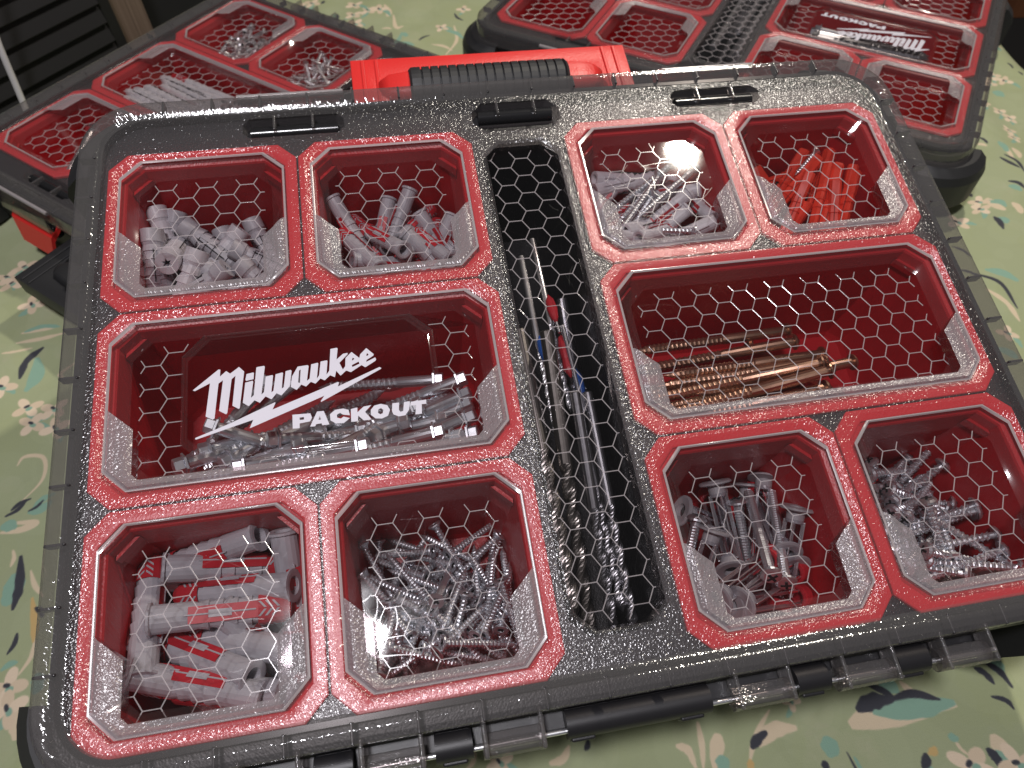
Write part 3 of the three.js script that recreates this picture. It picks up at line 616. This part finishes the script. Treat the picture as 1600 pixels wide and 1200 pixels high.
function starPlug(L, R, body) { // pale ribbed wall plug with a star-shaped mouth
  const g = new THREE.Group();
  const sh = new THREE.Shape(); sh.absarc(0, 0, mm(R), 0, Math.PI * 2);
  const star = new THREE.Path(); for (let i = 0; i <= 12; i++) { const a = i / 12 * Math.PI * 2, q = mm(i % 2 ? R * 0.56 : R * 0.3); i ? star.lineTo(q * Math.cos(a), q * Math.sin(a)) : star.moveTo(q, 0); if (!i) star.currentPoint.set(q * 1, 0); }
  sh.holes.push(star);
  const e = new THREE.ExtrudeGeometry(sh, { depth: mm(7), bevelEnabled: true, bevelSize: mm(0.4), bevelThickness: mm(0.4), bevelSegments: 2, curveSegments: 20 }); e.rotateY(Math.PI / 2);
  mesh('mouth', flatUV(toCreasedNormals(clean(e), 0.5)), body, g);
  mesh('bore', rod(R * 0.6, [6, 0, 0], [8, 0, 0], 12), M.hole, g);
  const prof = [[7, R * 1.02]]; for (let i = 0; i < 5; i++) { const x = 9 + i * (L - 14) / 5; prof.push([x, R * 0.9], [x + (L - 14) / 5 - 1.2, R * 1.06], [x + (L - 14) / 5 - 0.9, R * 0.9]); } prof.push([L - 3, R * 0.92], [L, R * 0.68], [L, 0.01]);
  mesh('body', latheX(prof, 18, 0.45), body, g);
  const slots = []; for (const a of [0.4, 2.5, 4.6]) { const f = box(L * 0.5, 0.5, R * 0.28, L * 0.56, 0, R * 0.95, 0.2); f.rotateX(a); slots.push(f); }
  mesh('slit', merge(slots), M.hole, g);
  for (const a of [1.45, 3.55]) { const f = loft([[[10, R * 0.9, -1.2], [10, R * 0.9, 1.2]], [[22, R * 1.45, -1.2], [22, R * 1.45, 1.2]], [[22.5, R * 0.9, -1.2], [22.5, R * 0.9, 1.2]]], { closed: false, crease: 0.3 }); f.rotateX(a); mesh('fin', f, body, g); }
  return g;
}
function flatPlug(L, w, h, body) { // slim plug with flat sides, a slit and a hollow mouth
  const g = new THREE.Group();
  const s = (x, k, q) => { const a = w / 2 * k, b = h / 2 * k, c = Math.min(a, b) * 0.45; return [[x, -b, -a + c], [x, -b + c, -a], [x, b - c, -a], [x, b, -a + c], [x, b, a - c], [x, b - c, a], [x, -b + c, a], [x, -b, a - c]]; };
  mesh('body', loft([s(2.5, 0.5), s(0, 0.62), s(0, 0.98), s(1, 1), s(L * 0.3, 1), s(L * 0.32, 0.92), s(L * 0.42, 1.04), s(L * 0.43, 0.92), s(L * 0.54, 1.04), s(L * 0.55, 0.92), s(L * 0.66, 1.04), s(L * 0.67, 0.94), s(L * 0.94, 0.9), s(L, 0.6)], { capLast: true, crease: 0.35, flip: true }), body, g);
  mesh('bore', rod(Math.min(w, h) * 0.26, [1.2, 0, 0], [2.7, 0, 0], 10), M.hole, g);
  mesh('slit', merge([box(L * 0.62, h * 1.06, 0.5, L * 0.62, 0, 0, 0.2)]), M.slitRed ??= std(rgb(0.22, 0.012, 0.01), 0.6), g);
  return g;
}
function frogPlug(L, R, body) { // long grey frame plug with barbs
  const g = new THREE.Group();
  const prof = [[4, R * 0.5], [0, R * 0.66], [0, R], [2, R * 1.02], [L * 0.35, R * 0.95]]; for (let i = 0; i < 6; i++) { const x = L * (0.38 + i * 0.09); prof.push([x, R * 0.86], [x + L * 0.05, R * 1.03], [x + L * 0.055, R * 0.86]); } prof.push([L * 0.95, R * 0.85], [L, R * 0.5], [L, 0.01]);
  mesh('body', latheX(prof, 16, 0.4), body, g);
  mesh('bore', rod(R * 0.5, [3.5, 0, 0], [4.4, 0, 0], 12), M.hole, g);
  mesh('slit', merge([0, 1].map((k) => { const f = box(L * 0.62, 0.55, R * 0.3, L * 0.56, 0, R * 0.93, 0.2); f.rotateX(0.5 + k * Math.PI); return f; })), M.hole, g);
  for (const a of [1.9, 5.0]) { const f = box(L * 0.42, 0.9, 1.6, L * 0.3, 0, R * 1.02, 0.3); f.rotateX(a); mesh('fin', f, body, g); }
  return g;
}
function anchorProto(L) { // hollow anchor: nylon flange, clear slotted sleeve with red marks, red end collar
  const g = new THREE.Group();
  mesh('flange', latheX([[0.4, 3.8], [-0.6, 4.2], [-0.9, 8.2], [-0.2, 9.2], [0.8, 9.2], [1.4, 8], [1.6, 4.8], [8, 4.6], [8, 3.6], [0.4, 3.8]], 28, 0.6), M.nylon, g);
  mesh('bore', rod(3.3, [1.8, 0, 0], [2.6, 0, 0], 14), M.hole, g);
  mesh('sleeve', latheX([[6, 5.2], [L - 6, 5.2], [L - 5, 4.4]], 20, 0.6), M.tube, g);
  for (let k = 0; k < 4; k++) { const f = box(L - 14, 0.8, 2.2, L * 0.5, 0, 4.6, 0.3); f.rotateX(k * Math.PI / 2 + 0.4); mesh('leg', f, M.steel, g); }
  const mk = []; for (const a of [0.4, 1.97, 3.54, 5.11]) for (const x of [L - 17]) mk.push(sector(5.4, x, x + 8, a - 0.22, a + 0.22, 3)); mesh('red_mark', merge(mk), M.plugRed, g);
  mesh('collar', latheX([[L - 6, 4.4], [L - 6, 6.6], [L - 5, 6.9], [L - 1, 6.9], [L, 6.4], [L, 2.4], [L - 0.6, 2.2], [L - 0.6, 0.01]], 22, 0.5), M.plugRed, g);
  return g;
}
function drillProto(L, r, flute, mat) { // twist drill: plain shank at 0, fluted part with a real twist, pointed end
  const g = new THREE.Group(), f0 = L * (1 - flute), rings = [], n = 64, seg = 16;
  for (let i = 0; i <= n; i++) { const x = f0 + (L - f0 - r) * i / n, tw = (x - f0) / (r * 8) * Math.PI * 2, ring = []; for (let k = 0; k < seg; k++) { const a = k / seg * Math.PI * 2, R = r * (1 - 0.42 * Math.pow(Math.abs(Math.cos(a)), 3) * Math.min(1, i / 4)); ring.push([x, R * Math.cos(a + tw), R * Math.sin(a + tw)]); } rings.push(ring); }
  rings.push(rings[n].map((p) => [L, p[1] * 0.05, p[2] * 0.05]));
  mesh('flute', loft(rings, { crease: 0.8, capLast: true, flip: true }), mat, g);
  mesh('shank', latheX([[0, 0.01], [0, r * 0.85], [0.8, r], [f0 + 1, r]], 18, 0.5), mat, g);
  return g;
}

// ---------------------------------------------------------------- placing things inside a case
// an entry is [head x, y, z, tail x, y, z] in the case's millimetres
const ITEMS = {
  TL1: [[-208,92,-82,-210,61,-140],[-193,85,-96,-202,87,-80],[-220,66,-134,-215,72,-111],[-172,72,-125,-181,68,-117],[-169,60,-147,-164,60,-133],[-219,75,-115,-220,84,-88],[-227,69,-121,-222,84,-87],[-200,66,-125,-182,73,-110],[-174,73,-112,-163,73,-107],[-178,83,-91,-187,82,-87],[-172,80,-96,-163,81,-87],[-201,61,-134,-198,69,-116],[-187,60,-136,-182,67,-118],[-192,77,-97,-184,80,-90],[-211,61,-136,-219,72,-112]],
  TL2: [[-57,73,-126,-49,70,-111],[-62,83,-105,-51,78,-94],[-40,70,-124,-49,70,-109],[-89,67,-121,-104,57,-147],[-82,56,-158,-96,69,-118],[-70,63,-142,-87,72,-112],[-82,76,-103,-50,55,-154],[-71,88,-81,-106,65,-131],[-93,88,-80,-111,71,-114],[-116,67,-128,-104,75,-105],[-45,79,-94,-64,86,-82],[-77,80,-90,-65,73,-107],[-54,80,-88,-66,70,-111],[-107,83,-88,-94,82,-89]],
  TR1p: [[51,73,-137,104,69,-148],[54,70,-150,102,68,-153],[60,67,-160,113,65,-164],[110,70,-152,134,64,-166],[121,78,-117,100,76,-122],[128,77,-129,123,69,-143],[104,85,-101,91,81,-95],[117,86,-91,115,77,-107],[101,80,-108,80,82,-99],[58,87,-87,82,83,-99],[57,86,-83,78,83,-91],[70,91,-82,90,83,-92],[120,86,-85,91,86,-81],[69,74,-136,58,75,-127],[92,77,-114,82,77,-113],[126,75,-120,134,72,-126],[99,71,-132,82,73,-127]],
  TR1s: [[98,85,-132,54,91,-109],[92,84,-129,52,98,-84],[117,86,-131,68,95,-95],[99,99,-81,52,99,-99],[99,83,-133,59,92,-100],[84,87,-114,64,94,-93]],
  TR2: [[231,62,-170,174,66,-156],[227,62,-162,189,68,-141],[218,69,-146,194,79,-106],[250,63,-166,209,79,-104],[252,63,-158,222,78,-103],[236,62,-162,217,70,-133],[186,80,-111,168,86,-83],[208,73,-124,188,85,-84],[196,68,-145,171,75,-118],[195,75,-125,174,79,-108],[207,87,-96,204,85,-81],[232,76,-109,218,85,-78],[168,69,-141,178,73,-127],[184,65,-155,221,60,-170],[228,75,-114,215,85,-82],[214,73,-123,195,85,-83],[186,81,-96,174,85,-83]],
  TR2s: [[199,88,-133,186,87,-123]],
  ML: [[-160,50,-21,-213,83,27],[-143,44,-25,-205,70,11],[-63,42,-21,-137,42,-30],[-190,73,16,-128,59,1],[-52,41,-16,-119,55,-4],[-45,55,1,-100,62,11],[-100,71,22,-34,38,-23],[-45,62,18,-93,70,26],[-159,72,14,-98,43,-20],[-174,77,20,-135,52,-9],[-48,68,28,-114,74,29],[-197,81,24,-145,61,4],[-85,54,4,-141,66,15],[-124,74,24,-84,56,-1],[-148,72,16,-100,61,12],[-40,53,8,-86,63,18],[-66,72,35,-121,76,33],[-185,66,8,-127,76,31]],
  MR: [[164,42,-27,59,49,-25],[145,51,-11,63,54,-13],[176,55,-2,65,62,-1],[167,57,6,65,63,4],[208,56,6,62,71,17],[150,67,20,62,75,24],[150,66,13,59,71,12],[160,44,-19,197,55,5]],
  BL1: [[-215,89,121,-220,67,62],[-177,75,68,-211,68,71],[-206,72,76,-155,69,79],[-152,74,93,-204,74,87],[-212,86,100,-152,80,102],[-173,92,129,-212,81,109],[-158,82,121,-195,78,108],[-166,88,141,-222,85,123],[-213,87,133,-180,89,145],[-152,67,67,-151,76,106],[-178,63,65,-156,64,71],[-168,83,130,-160,86,139],[-227,71,78,-196,68,78],[-165,89,147,-197,88,140]],
  BL2: [[-117,42,74,-102,66,109],[-119,56,92,-98,75,120],[-74,40,75,-86,35,68],[-91,85,129,-64,41,74],[-45,66,116,-43,45,85],[-56,42,78,-37,34,67],[-90,43,80,-113,43,77],[-86,55,95,-103,50,85],[-71,49,90,-88,44,81],[-79,60,103,-102,51,89],[-110,39,68,-111,46,84],[-107,72,115,-90,76,125],[-74,68,114,-90,64,108],[-58,46,90,-69,41,81],[-58,70,121,-53,57,103],[-82,76,126,-76,67,115],[-67,74,120,-74,85,137],[-86,62,108,-96,52,93],[-65,78,130,-52,65,115],[-54,79,130,-43,62,114],[-76,41,72,-64,50,96],[-50,43,82,-69,50,95],[-101,72,118,-112,59,100],[-74,80,132,-53,78,135],[-108,82,128,-92,83,134],[-58,49,96,-45,49,98],[-96,63,109,-77,71,122],[-64,59,110,-78,46,89],[-112,54,94,-94,59,104],[-50,71,126,-64,82,137],[-85,83,135,-74,75,127]],
  anchor: [[77,59,86,81,38,64],[71,65,102,63,68,118],[82,40,62,85,62,110],[110,38,61,103,48,89],[117,77,127,114,74,136],[122,67,114,131,38,69],[129,62,112,132,41,80],[68,81,136,88,73,130],[64,76,128,91,72,117],[127,34,62,107,67,115],[62,48,79,78,48,86],[100,76,136,120,74,136]],
  mscrew: [[85,84,130,104,52,69],[92,57,81,94,67,109],[90,49,69,87,58,92],[60,65,91,55,67,104],[98,78,129,109,61,100]],
  BR2: [[217,48,76,254,47,74],[207,54,93,238,48,80],[228,51,90,253,55,98],[188,46,73,205,41,60],[230,76,138,215,64,113],[192,68,126,229,70,136],[196,74,140,181,73,133],[215,66,123,183,68,123],[224,45,67,203,48,83],[184,54,83,210,42,68],[194,51,85,179,54,94],[212,48,82,189,54,94],[180,60,100,214,52,91],[188,63,105,227,46,82],[225,60,108,198,60,107],[236,53,100,223,53,95],[204,60,112,224,59,109],[185,48,68,193,45,78],[226,39,65,227,44,59],[233,57,108,191,63,115],[216,68,132,178,75,139],[228,59,106,196,62,111],[224,74,144,199,72,136],[214,41,67,197,45,77],[214,56,103,204,52,95]]
};
const seen = new Map();
function place(frame, proto, name, e, L, bounds, label, category, group, free = false) {
  const k = proto.uuid; let o;
  if (!seen.has(k)) { seen.set(k, 1); o = proto; } else o = proto.clone();
  o.name = numbered(name);
  let [ax, ay, az, bx, by, bz] = e, dx = bx - ax, dz = bz - az, l = Math.hypot(dx, dz) || 1;
  const cap = frame === mainCase ? 90 : 42; ay = Math.min(ay, cap); by = Math.min(by, cap);
  const fl = 12; let drop = free ? ay - by : Math.max(Math.min(ay - by, L * 0.85), Math.min(Math.max(ay - fl, 0), Math.sqrt(Math.max(0, L * L - l * l)), L * 0.75) * 0.55);
  const h = Math.sqrt(Math.max(1, L * L - drop * drop));
  const mid = free || l > 0.55 * h ? [(ax + bx) / 2, (az + bz) / 2] : [ax + dx / l * h / 2, az + dz / l * h / 2];
  let hx = dx / l * h / 2, hz = dz / l * h / 2;
  if (bounds) { const [x0, x1, z0, z1] = bounds; // keep the thing inside its bin
    const fit = (m, q, lo, hi) => { const a = Math.abs(q); return a * 2 > hi - lo ? (lo + hi) / 2 : Math.min(hi - a, Math.max(lo + a, m)); };
    mid[0] = fit(mid[0], hx, x0, x1); mid[1] = fit(mid[1], hz, z0, z1); }
  const my = Math.min(free || l > 0.55 * h ? (ay + by) / 2 : ay - drop / 2, cap - drop / 2);
  const A = new THREE.Vector3(mm(mid[0] - hx), mm(my + drop / 2), mm(mid[1] - hz)), D = new THREE.Vector3(hx * 2, -drop, hz * 2).normalize();
  const q = new THREE.Quaternion().setFromUnitVectors(new THREE.Vector3(1, 0, 0), D).multiply(new THREE.Quaternion().setFromAxisAngle(new THREE.Vector3(1, 0, 0), rr(0, 6.28)));
  const m = new THREE.Matrix4().compose(A, q, new THREE.Vector3(1, 1, 1)).premultiply(frame.matrixWorld);
  m.decompose(o.position, o.quaternion, o.scale); o.scale.set(1, 1, 1);
  if (group && bounds) { // where in its bin it lies, as seen from the hinge side
    const c = new THREE.Vector3(mm((bounds[0] + bounds[1]) / 2), 0, mm((bounds[2] + bounds[3]) / 2)).applyMatrix4(frame.matrixWorld), p = new THREE.Vector3(mm(mid[0]), 0, mm(mid[1])).applyMatrix4(frame.matrixWorld);
    const sx = p.x - c.x, sz = p.z - c.z, h = sx < -0.011 ? 'left' : sx > 0.011 ? 'right' : '', v = sz < -0.011 ? 'back' : sz > 0.011 ? 'front' : '';
    label += h || v ? `, toward the ${[v, h].filter(Boolean).join(' ')}` : ', in the middle';
  }
  o.userData = { label, category, ...(group ? { group } : {}) };
  scene.add(o); return o;
}
const B = (k, d = 15.5) => { const [x0, x1, z0, z1] = CELL[k].r; return [x0 + d, x1 - d, z0 + d, z1 - d]; };
// cells: 0 TL outer, 1 TL inner, 2 left double, 3 BL outer, 4 BL inner, 5 TR outer, 6 TR inner, 7 right double, 8 BR outer, 9 BR inner
const list = (key, fn) => ITEMS[key].forEach(fn);
const named = (uniq, i, shared) => uniq[i] ?? shared;

{ const p = starPlug(46, 6.1, M.pale), q = starPlug(38, 5.8, M.grey), u = { 0: 'pale ribbed wall plug, its star mouth facing out, lower left of rear left bin', 3: 'pale wall plug standing with its star-shaped mouth facing up in the rear left bin' };
  list('TL1', (e, i) => place(mainCase, i < 4 ? p : q, 'wall_plug', e, i < 4 ? 46 : 38, B(0, 15), named(u, i, 'plain grey wall plug heaped in the rear left bin'), 'wall plug', i in u ? null : 'plain grey wall plugs in the rear left bin')); }
{ const p = duoPlug(49, 4.9, M.grey, M.plugRed), u = { 0: 'grey and red wall plug, its mouth facing up, upper of two rings side by side', 1: 'grey and red wall plug, its mouth facing up, lower of two rings side by side' };
  list('TL2', (e, i) => place(mainCase, p, 'red_grey_wall_plug', e, 49, B(1, 15), named(u, i, 'grey plug with red inlay, bin left of the trough'), 'wall plug', i in u ? null : 'red and grey wall plugs in the rear bin left of the trough')); }
{ const f = frogPlug(54, 5, M.pale), d = duoPlug(38, 4.5, M.pale, M.plugRed), s = screwProto({ L: 58, r: 1.8, amp: 0.55, pitch: 2.4, head: 'flat', R: 4, mat: M.zinc });
  list('TR1p', (e, i) => { const long = i < 4 || i === 9 || i === 12; place(mainCase, long ? f : d, long ? 'frame_plug' : 'red_grey_wall_plug', e, long ? 54 : 38, B(6, 15), long ? 'long pale barbed plug under screws, bin right of trough' : 'short grey and red plug, mixed bin right of trough', 'wall plug', long ? 'long grey plugs in the mixed bin' : 'short grey and red plugs in the mixed bin'); });
  list('TR1s', (e, i) => place(mainCase, s, 'screw', e, 58, B(6, 14), i === 3 ? 'silver screw lying across the other screws on top of the grey plugs' : 'thin silver screw lying on the pale barbed plugs', 'screw', i === 3 ? null : 'silver screws on the grey plugs')); }
{ const p = flatPlug(50, 7.4, 6.4, M.bright), s = screwProto({ L: 22, r: 1.3, amp: 0.4, pitch: 1.8, tip: 4, R: 3.2, mat: M.steel });
  list('TR2', (e, i) => place(mainCase, p, 'red_wall_plug', e, 50, B(5, 14), i === 0 ? 'bright red wall plug lying flat across the back of the rear right bin' : 'bright red slotted wall plug in the rear right bin', 'wall plug', i === 0 ? null : 'bright red wall plugs in the rear right bin'));
  list('TR2s', (e) => place(mainCase, s, 'screw', e, 22, B(5, 16), 'single small silver screw on top of the bright red plugs', 'screw')); }
{ const p = screwProto({ L: 77, r: 2.8, amp: 0.8, pitch: 3.2, tip: 8, head: 'hex', R: 4.4, plain: 28, mat: M.zinc }), u = { 2: 'topmost silver coach screw behind the white lettering, lying level', 0: 'silver coach screw with its point at the lower left end of the heap' };
  for (let i = 0; i < 16; i++) { const z = rr(2, 36), x = rr(-185, -80), a = Math.PI * (i % 5 === 4 ? 1 : 0) + rr(-0.3, 0.12), y = 42 + z * 1.0; ITEMS.ML.push([x + 36 * Math.cos(a), y + rr(0, 8), z + 36 * Math.sin(a) * 0.5, x - 36 * Math.cos(a), y + rr(0, 8), z - 36 * Math.sin(a) * 0.5]); }
  list('ML', (e, i) => place(mainCase, p, 'coach_screw', e, 77, B(2, 21), named(u, i, 'silver hex-headed coach screw under the white lettering'), 'screw', i in u ? null : 'silver coach screws under the white lettering')); }
{ const p = screwProto({ L: 104, r: 2.8, amp: 0.7, pitch: 3, tip: 9, head: 'pan', R: 5.2, plain: 45, mat: M.bronze }), u = { 4: 'bronze coloured screw lying nearest the front, its dark head furthest right', 0: 'rearmost bronze coloured screw of the bundle' };
  for (let i = 0; i < 6; i++) { const z = 2 + i * 6.5, x = rr(92, 112); ITEMS.MR.push([x + 50, 44 + z * 0.7, z - 3, x - 50, 44 + z * 0.7, z + rr(0, 4)]); }
  list('MR', (e, i) => place(mainCase, p, 'bronze_screw', e, 104, B(7, 14), named(u, i, 'bronze screw bundled in the right double bin'), 'screw', i in u ? null : 'bronze coloured screws in the right double bin')); }
{ const T = [-20, 19, -139, 137], thin = drillProto(112, 1.9, 0.5, M.steel), fat = drillProto(165, 4.1, 0.55, M.brass), midd = drillProto(125, 3, 0.5, M.darkSteel), dark = drillProto(70, 3.4, 0.3, M.darkSteel);
  const lab = ['thin bright drill bit at the left of the middle trough', 'thin bright drill bit next to the red and blue bit holder', 'thick grey masonry drill bit in the middle of the trough', 'medium drill bit with a bright shank in the middle of the trough', 'drill bit at the right side of the trough, near the front', 'short dark drill bit at the right of the red and blue bits', 'long masonry drill bit along the left wall of the trough', 'drill bit lying under the others at the front of the trough'];
  const BITS = [[-7, 76, -80, -5, 74, 30], [2, 75, -92, 6, 74, 18], [-3, 78, -14, -5, 76, 134], [6, 77, 18, 5, 76, 136], [14, 75, 14, 15, 75, 136], [14, 66, -52, 13, 66, 14], [-14, 70, -38, -14, 70, 130], [11, 68, 4, 11, 68, 130]];
  BITS.forEach((e, i) => { const k = [thin, thin, fat, midd, midd, dark, fat, midd][i], L = [112, 112, 165, 125, 125, 70, 165, 125][i]; place(mainCase, k, 'drill_bit', e, L, T, lab[i], 'drill bit'); });
  const tube = new THREE.Group(); mesh('sleeve', latheX([[0, 0.01], [0, 6], [62, 6], [62, 0.01]], 20, 0.5), M.tube, tube); mesh('red_bit', latheX([[8, 0.01], [10, 2], [16, 3.2], [24, 2.6], [30, 3.4], [36, 0.01]], 12, 0.8).translate(0, 0.001, 0.001), M.plugRed, tube); mesh('blue_bit', latheX([[30, 0.01], [36, 2.6], [44, 2.8], [54, 0.01]], 12, 0.8).translate(0, -0.001, -0.002), M.blue, tube); mesh('steel_pin', rod(1.4, [4, 1, -2.5], [58, 1, -2.5]), M.steel, tube);
  place(mainCase, tube, 'bit_holder', [8, 80, -34, 10, 79, 28], 62, T, 'small clear tube with red and blue pieces in the middle trough', 'bit holder');
  const blob = latheX([[0, 0.01], [4, 2.4], [10, 3.2], [16, 2.2], [21, 0.01]], 14, 0.9);
  const bg = new THREE.Group(); mesh('sleeve', blob, M.plugRed, bg); mesh('stem', rod(0.9, [18, 0, 0], [26, 0, 0], 8), M.steel, bg);
  place(mainCase, bg, 'marker_tip', [4, 82, -52, 6, 82, -26], 26, T, 'red pointed piece beside the thin drill bits in the trough', 'tip');
  const bb = bg.clone(); bb.children[0].material = M.blue; place(mainCase, bb, 'marker_tip', [-6, 82, -26, -4, 82, 0], 26, T, 'blue pointed piece beside the thin drill bits in the trough', 'tip'); }
{ const p = duoPlug(63, 7.1, M.grey, M.plugRed), u = { 0: 'large red and grey plug along the left wall of the front left bin', 4: 'large grey and red plug lying level on top of the front left heap', 1: 'large grey plug at the back of the front left bin, mouth facing right', 5: 'large grey and red plug with its round mouth at the heap\'s lower right' };
  list('BL1', (e, i) => place(mainCase, p, 'large_wall_plug', e, 63, B(3, 14.5), named(u, i, 'large grey and red plug in the front left bin'), 'wall plug', i in u ? null : 'large grey and red plugs in the front left bin')); }
{ const p = screwProto({ L: 41, r: 1.5, amp: 0.7, pitch: 2, tip: 6, R: 4, mat: M.zinc });
  const extra = []; for (let i = 0; i < 62; i++) { const x = rr(-114, -46), z = rr(84, 141), a = rr(0, 6.28); const y = 22 + (z - 85) * 1.1; extra.push([x, y + rr(0, 8), z, x + 14 * Math.cos(a), y + rr(0, 6), z + 14 * Math.sin(a)]); }
  [...ITEMS.BL2, ...extra].forEach((e, i) => place(mainCase, p, 'short_screw', e, 41, B(4, 13), i === 3 ? 'short silver screw lying on top in the middle of the short screw heap' : 'short silver countersunk screw heaped left of the trough', 'screw', i === 3 ? null : 'short silver screws in the front bin left of the trough')); }
{ const p = anchorProto(55), s = screwProto({ L: 62, r: 2.5, amp: 0.45, pitch: 1.6, tip: 1.5, head: 'pan', R: 5.6, mat: M.zinc }), u = { 4: 'hollow anchor with its round nylon flange facing up at the front right', 8: 'hollow anchor with a red collar lying across the front of the anchor bin' };
  list('anchor', (e, i) => place(mainCase, p, 'hollow_anchor', e, 55, B(9, 16), named(u, i, 'clear hollow wall anchor with grey flange'), 'wall anchor', i in u ? null : 'hollow wall anchors in the front bin right of the trough'));
  list('mscrew', (e, i) => place(mainCase, s, 'machine_screw', e, 62, B(9, 15), i ? 'silver machine screw among the hollow anchors' : 'long silver machine screw on top in the middle of the hollow anchors', 'screw', i ? 'machine screws among the hollow anchors' : null)); }
{ const p = screwProto({ L: 47, r: 1.9, amp: 0.9, pitch: 2.6, tip: 7, head: 'pan', R: 5, mat: M.zinc });
  const extra = []; for (let i = 0; i < 30; i++) { const x = rr(145, 200), z = rr(80, 140), a = rr(0, 6.28); const y = 24 + (z - 85) * 0.9; extra.push([x, y + rr(0, 6), z, x + 14 * Math.cos(a), y + rr(0, 5), z + 14 * Math.sin(a)]); }
  [...ITEMS.BR2, ...extra].forEach((e, i) => place(mainCase, p, 'wood_screw', e, 47, B(8, 14), i === 0 ? 'silver coarse-threaded screw on top pointing to the right wall of the front right bin' : 'round-headed silver screw in the front right bin', 'screw', i === 0 ? null : 'round-headed silver screws in the front right bin')); }

// the left case: bolt, long plugs and two divided bins of small metal parts
function divider(frame, k, at) { const bins = frame.children.filter((o) => o.name === 'bin'), [x0, x1, z0, z1] = CELL[k].r; mesh('divider', box(2, 30, z1 - z0 - 28, x0 + at, 24, (z0 + z1) / 2, 0.6), M.redWall, bins[k]); }
{ const bolt = screwProto({ L: 70, r: 3, amp: 0.5, pitch: 2, tip: 1, head: 'hex', R: 5.4, plain: 24, mat: M.steel });
  place(leftCase, bolt, 'bolt', [205, 30, -76, 178, 28, -135], 70, B(5, 16), 'single long silver bolt in the corner bin of the left case', 'bolt');
  const f = frogPlug(86, 4.8, M.pale); for (let i = 0; i < 13; i++) { const z = -34 + (i % 9) * 7.4, x = rr(155, 172); place(leftCase, i === 4 || i === 8 ? (divs ??= duoPlug(86, 4.8, M.pale, M.plugRed)) : f, 'long_wall_plug', [x - 43, 36 + (i >= 9 ? 9 : 0), z + rr(-2, 2), x + 43, 36 + (i >= 9 ? 8 : 0), z + rr(-4, 4)], 86, B(7, 17), i === 4 || i === 8 ? 'red striped long plug in the left case' : 'long pale plug in the double bin of the left case', 'wall plug', i === 4 || i === 8 ? 'red striped long plugs in the left case' : 'long grey plugs in the left case'); }
  const st = screwProto({ L: 26, r: 1.8, amp: 0.4, pitch: 2, tip: 2, head: 'pan', R: 4, mat: M.steel });
  for (let i = 0; i < 44; i++) { const back = i < 36, x = back ? rr(165, 212) : rr(150, 156), z = rr(72, 132), a = back ? rr(0, 6.28) : 1.57 + rr(-0.3, 0.3); place(leftCase, st, 'small_bolt', [x, rr(24, 42), z, x + 18 * Math.cos(a), rr(22, 38), z + 18 * Math.sin(a)], 26, B(8, 16), back ? 'small shiny bolt heaped in the outer divided bin, left case' : 'small shiny bolt, narrow side of a divided bin, left case', 'bolt', back ? 'small bolts heaped in the left case' : 'small bolts in the narrow compartment of the left case'); }
  const sc = screwProto({ L: 30, r: 1.5, amp: 0.5, pitch: 2, tip: 5, R: 3.6, mat: M.steel });
  for (let i = 0; i < 28; i++) { const x = rr(70, 112), z = rr(75, 132), a = rr(0, 6.28); place(leftCase, sc, 'small_screw', [x, rr(24, 40), z, x + 18 * Math.cos(a), rr(22, 34), z + 18 * Math.sin(a)], 30, B(9, 16), 'small silver screw heaped in the inner divided bin, left case', 'screw', 'small screws heaped in the left case'); }
  const pin = screwProto({ L: 64, r: 1.8, amp: 0.3, pitch: 2, tip: 3, R: 3.4, plain: 50, mat: M.steel }); place(leftCase, pin, 'long_screw', [50, 24, 138, 52, 18, 76], 64, B(9, 15), 'long bright screw alone in the narrow compartment of the left case', 'screw');
  divider(leftCase, 8, 32); divider(leftCase, 9, 30); }
// the right case: bits in the trough, long dark screws under the upside-down lettering
{ const T = [-20, 19, -139, 137], d1 = drillProto(96, 3, 0.5, M.darkSteel), d2 = drillProto(120, 3.8, 0.55, M.steel);
  for (let i = 0; i < 15; i++) { const x = rr(-15, 15), z = rr(-90, 90), L = i % 3 ? 96 : 120; place(rightCase, i % 3 ? d1 : d2, 'drill_bit', [x, rr(28, 44), z - L / 2, x + rr(-6, 6), rr(28, 42), z + L / 2], L, T, i % 3 ? 'dark drill bit in the trough of the right case' : 'long bright drill bit in the trough of the right case', 'drill bit', i % 3 ? 'dark drill bits in the right case' : 'long bright drill bits in the right case'); }
  const s = screwProto({ L: 120, r: 3, amp: 0.8, pitch: 3, tip: 9, head: 'hex', R: 5, plain: 60, mat: M.darkSteel });
  for (let i = 0; i < 11; i++) { const z = -34 + (i % 7) * 7, x = rr(-135, -125); place(rightCase, s, 'long_dark_screw', [x + 60, 40 + (i > 6 ? 6 : 0), z + rr(-3, 3), x - 60, 40 + (i > 6 ? 5 : 0), z + rr(-6, 6)], 120, B(2, 17), 'long dark screw under the upside-down lettering, right case', 'screw', 'long dark screws in the right case'); } }
var divs;

// ---------------------------------------------------------------- lamps
ceilingLamp('small square ceiling lamp above the far right side of the bed', [0.682, 1.29, -0.721], [0, 0.1, 0], 0.06, rgb(1, 0.92, 0.8), 1050);
ceilingLamp('square ceiling lamp almost straight above the bed', [-0.265, 1.51, 0.325], [0, 0.1, 0], 0.17, rgb(0.98, 0.95, 1), 170);

renderer.render(scene, camera);
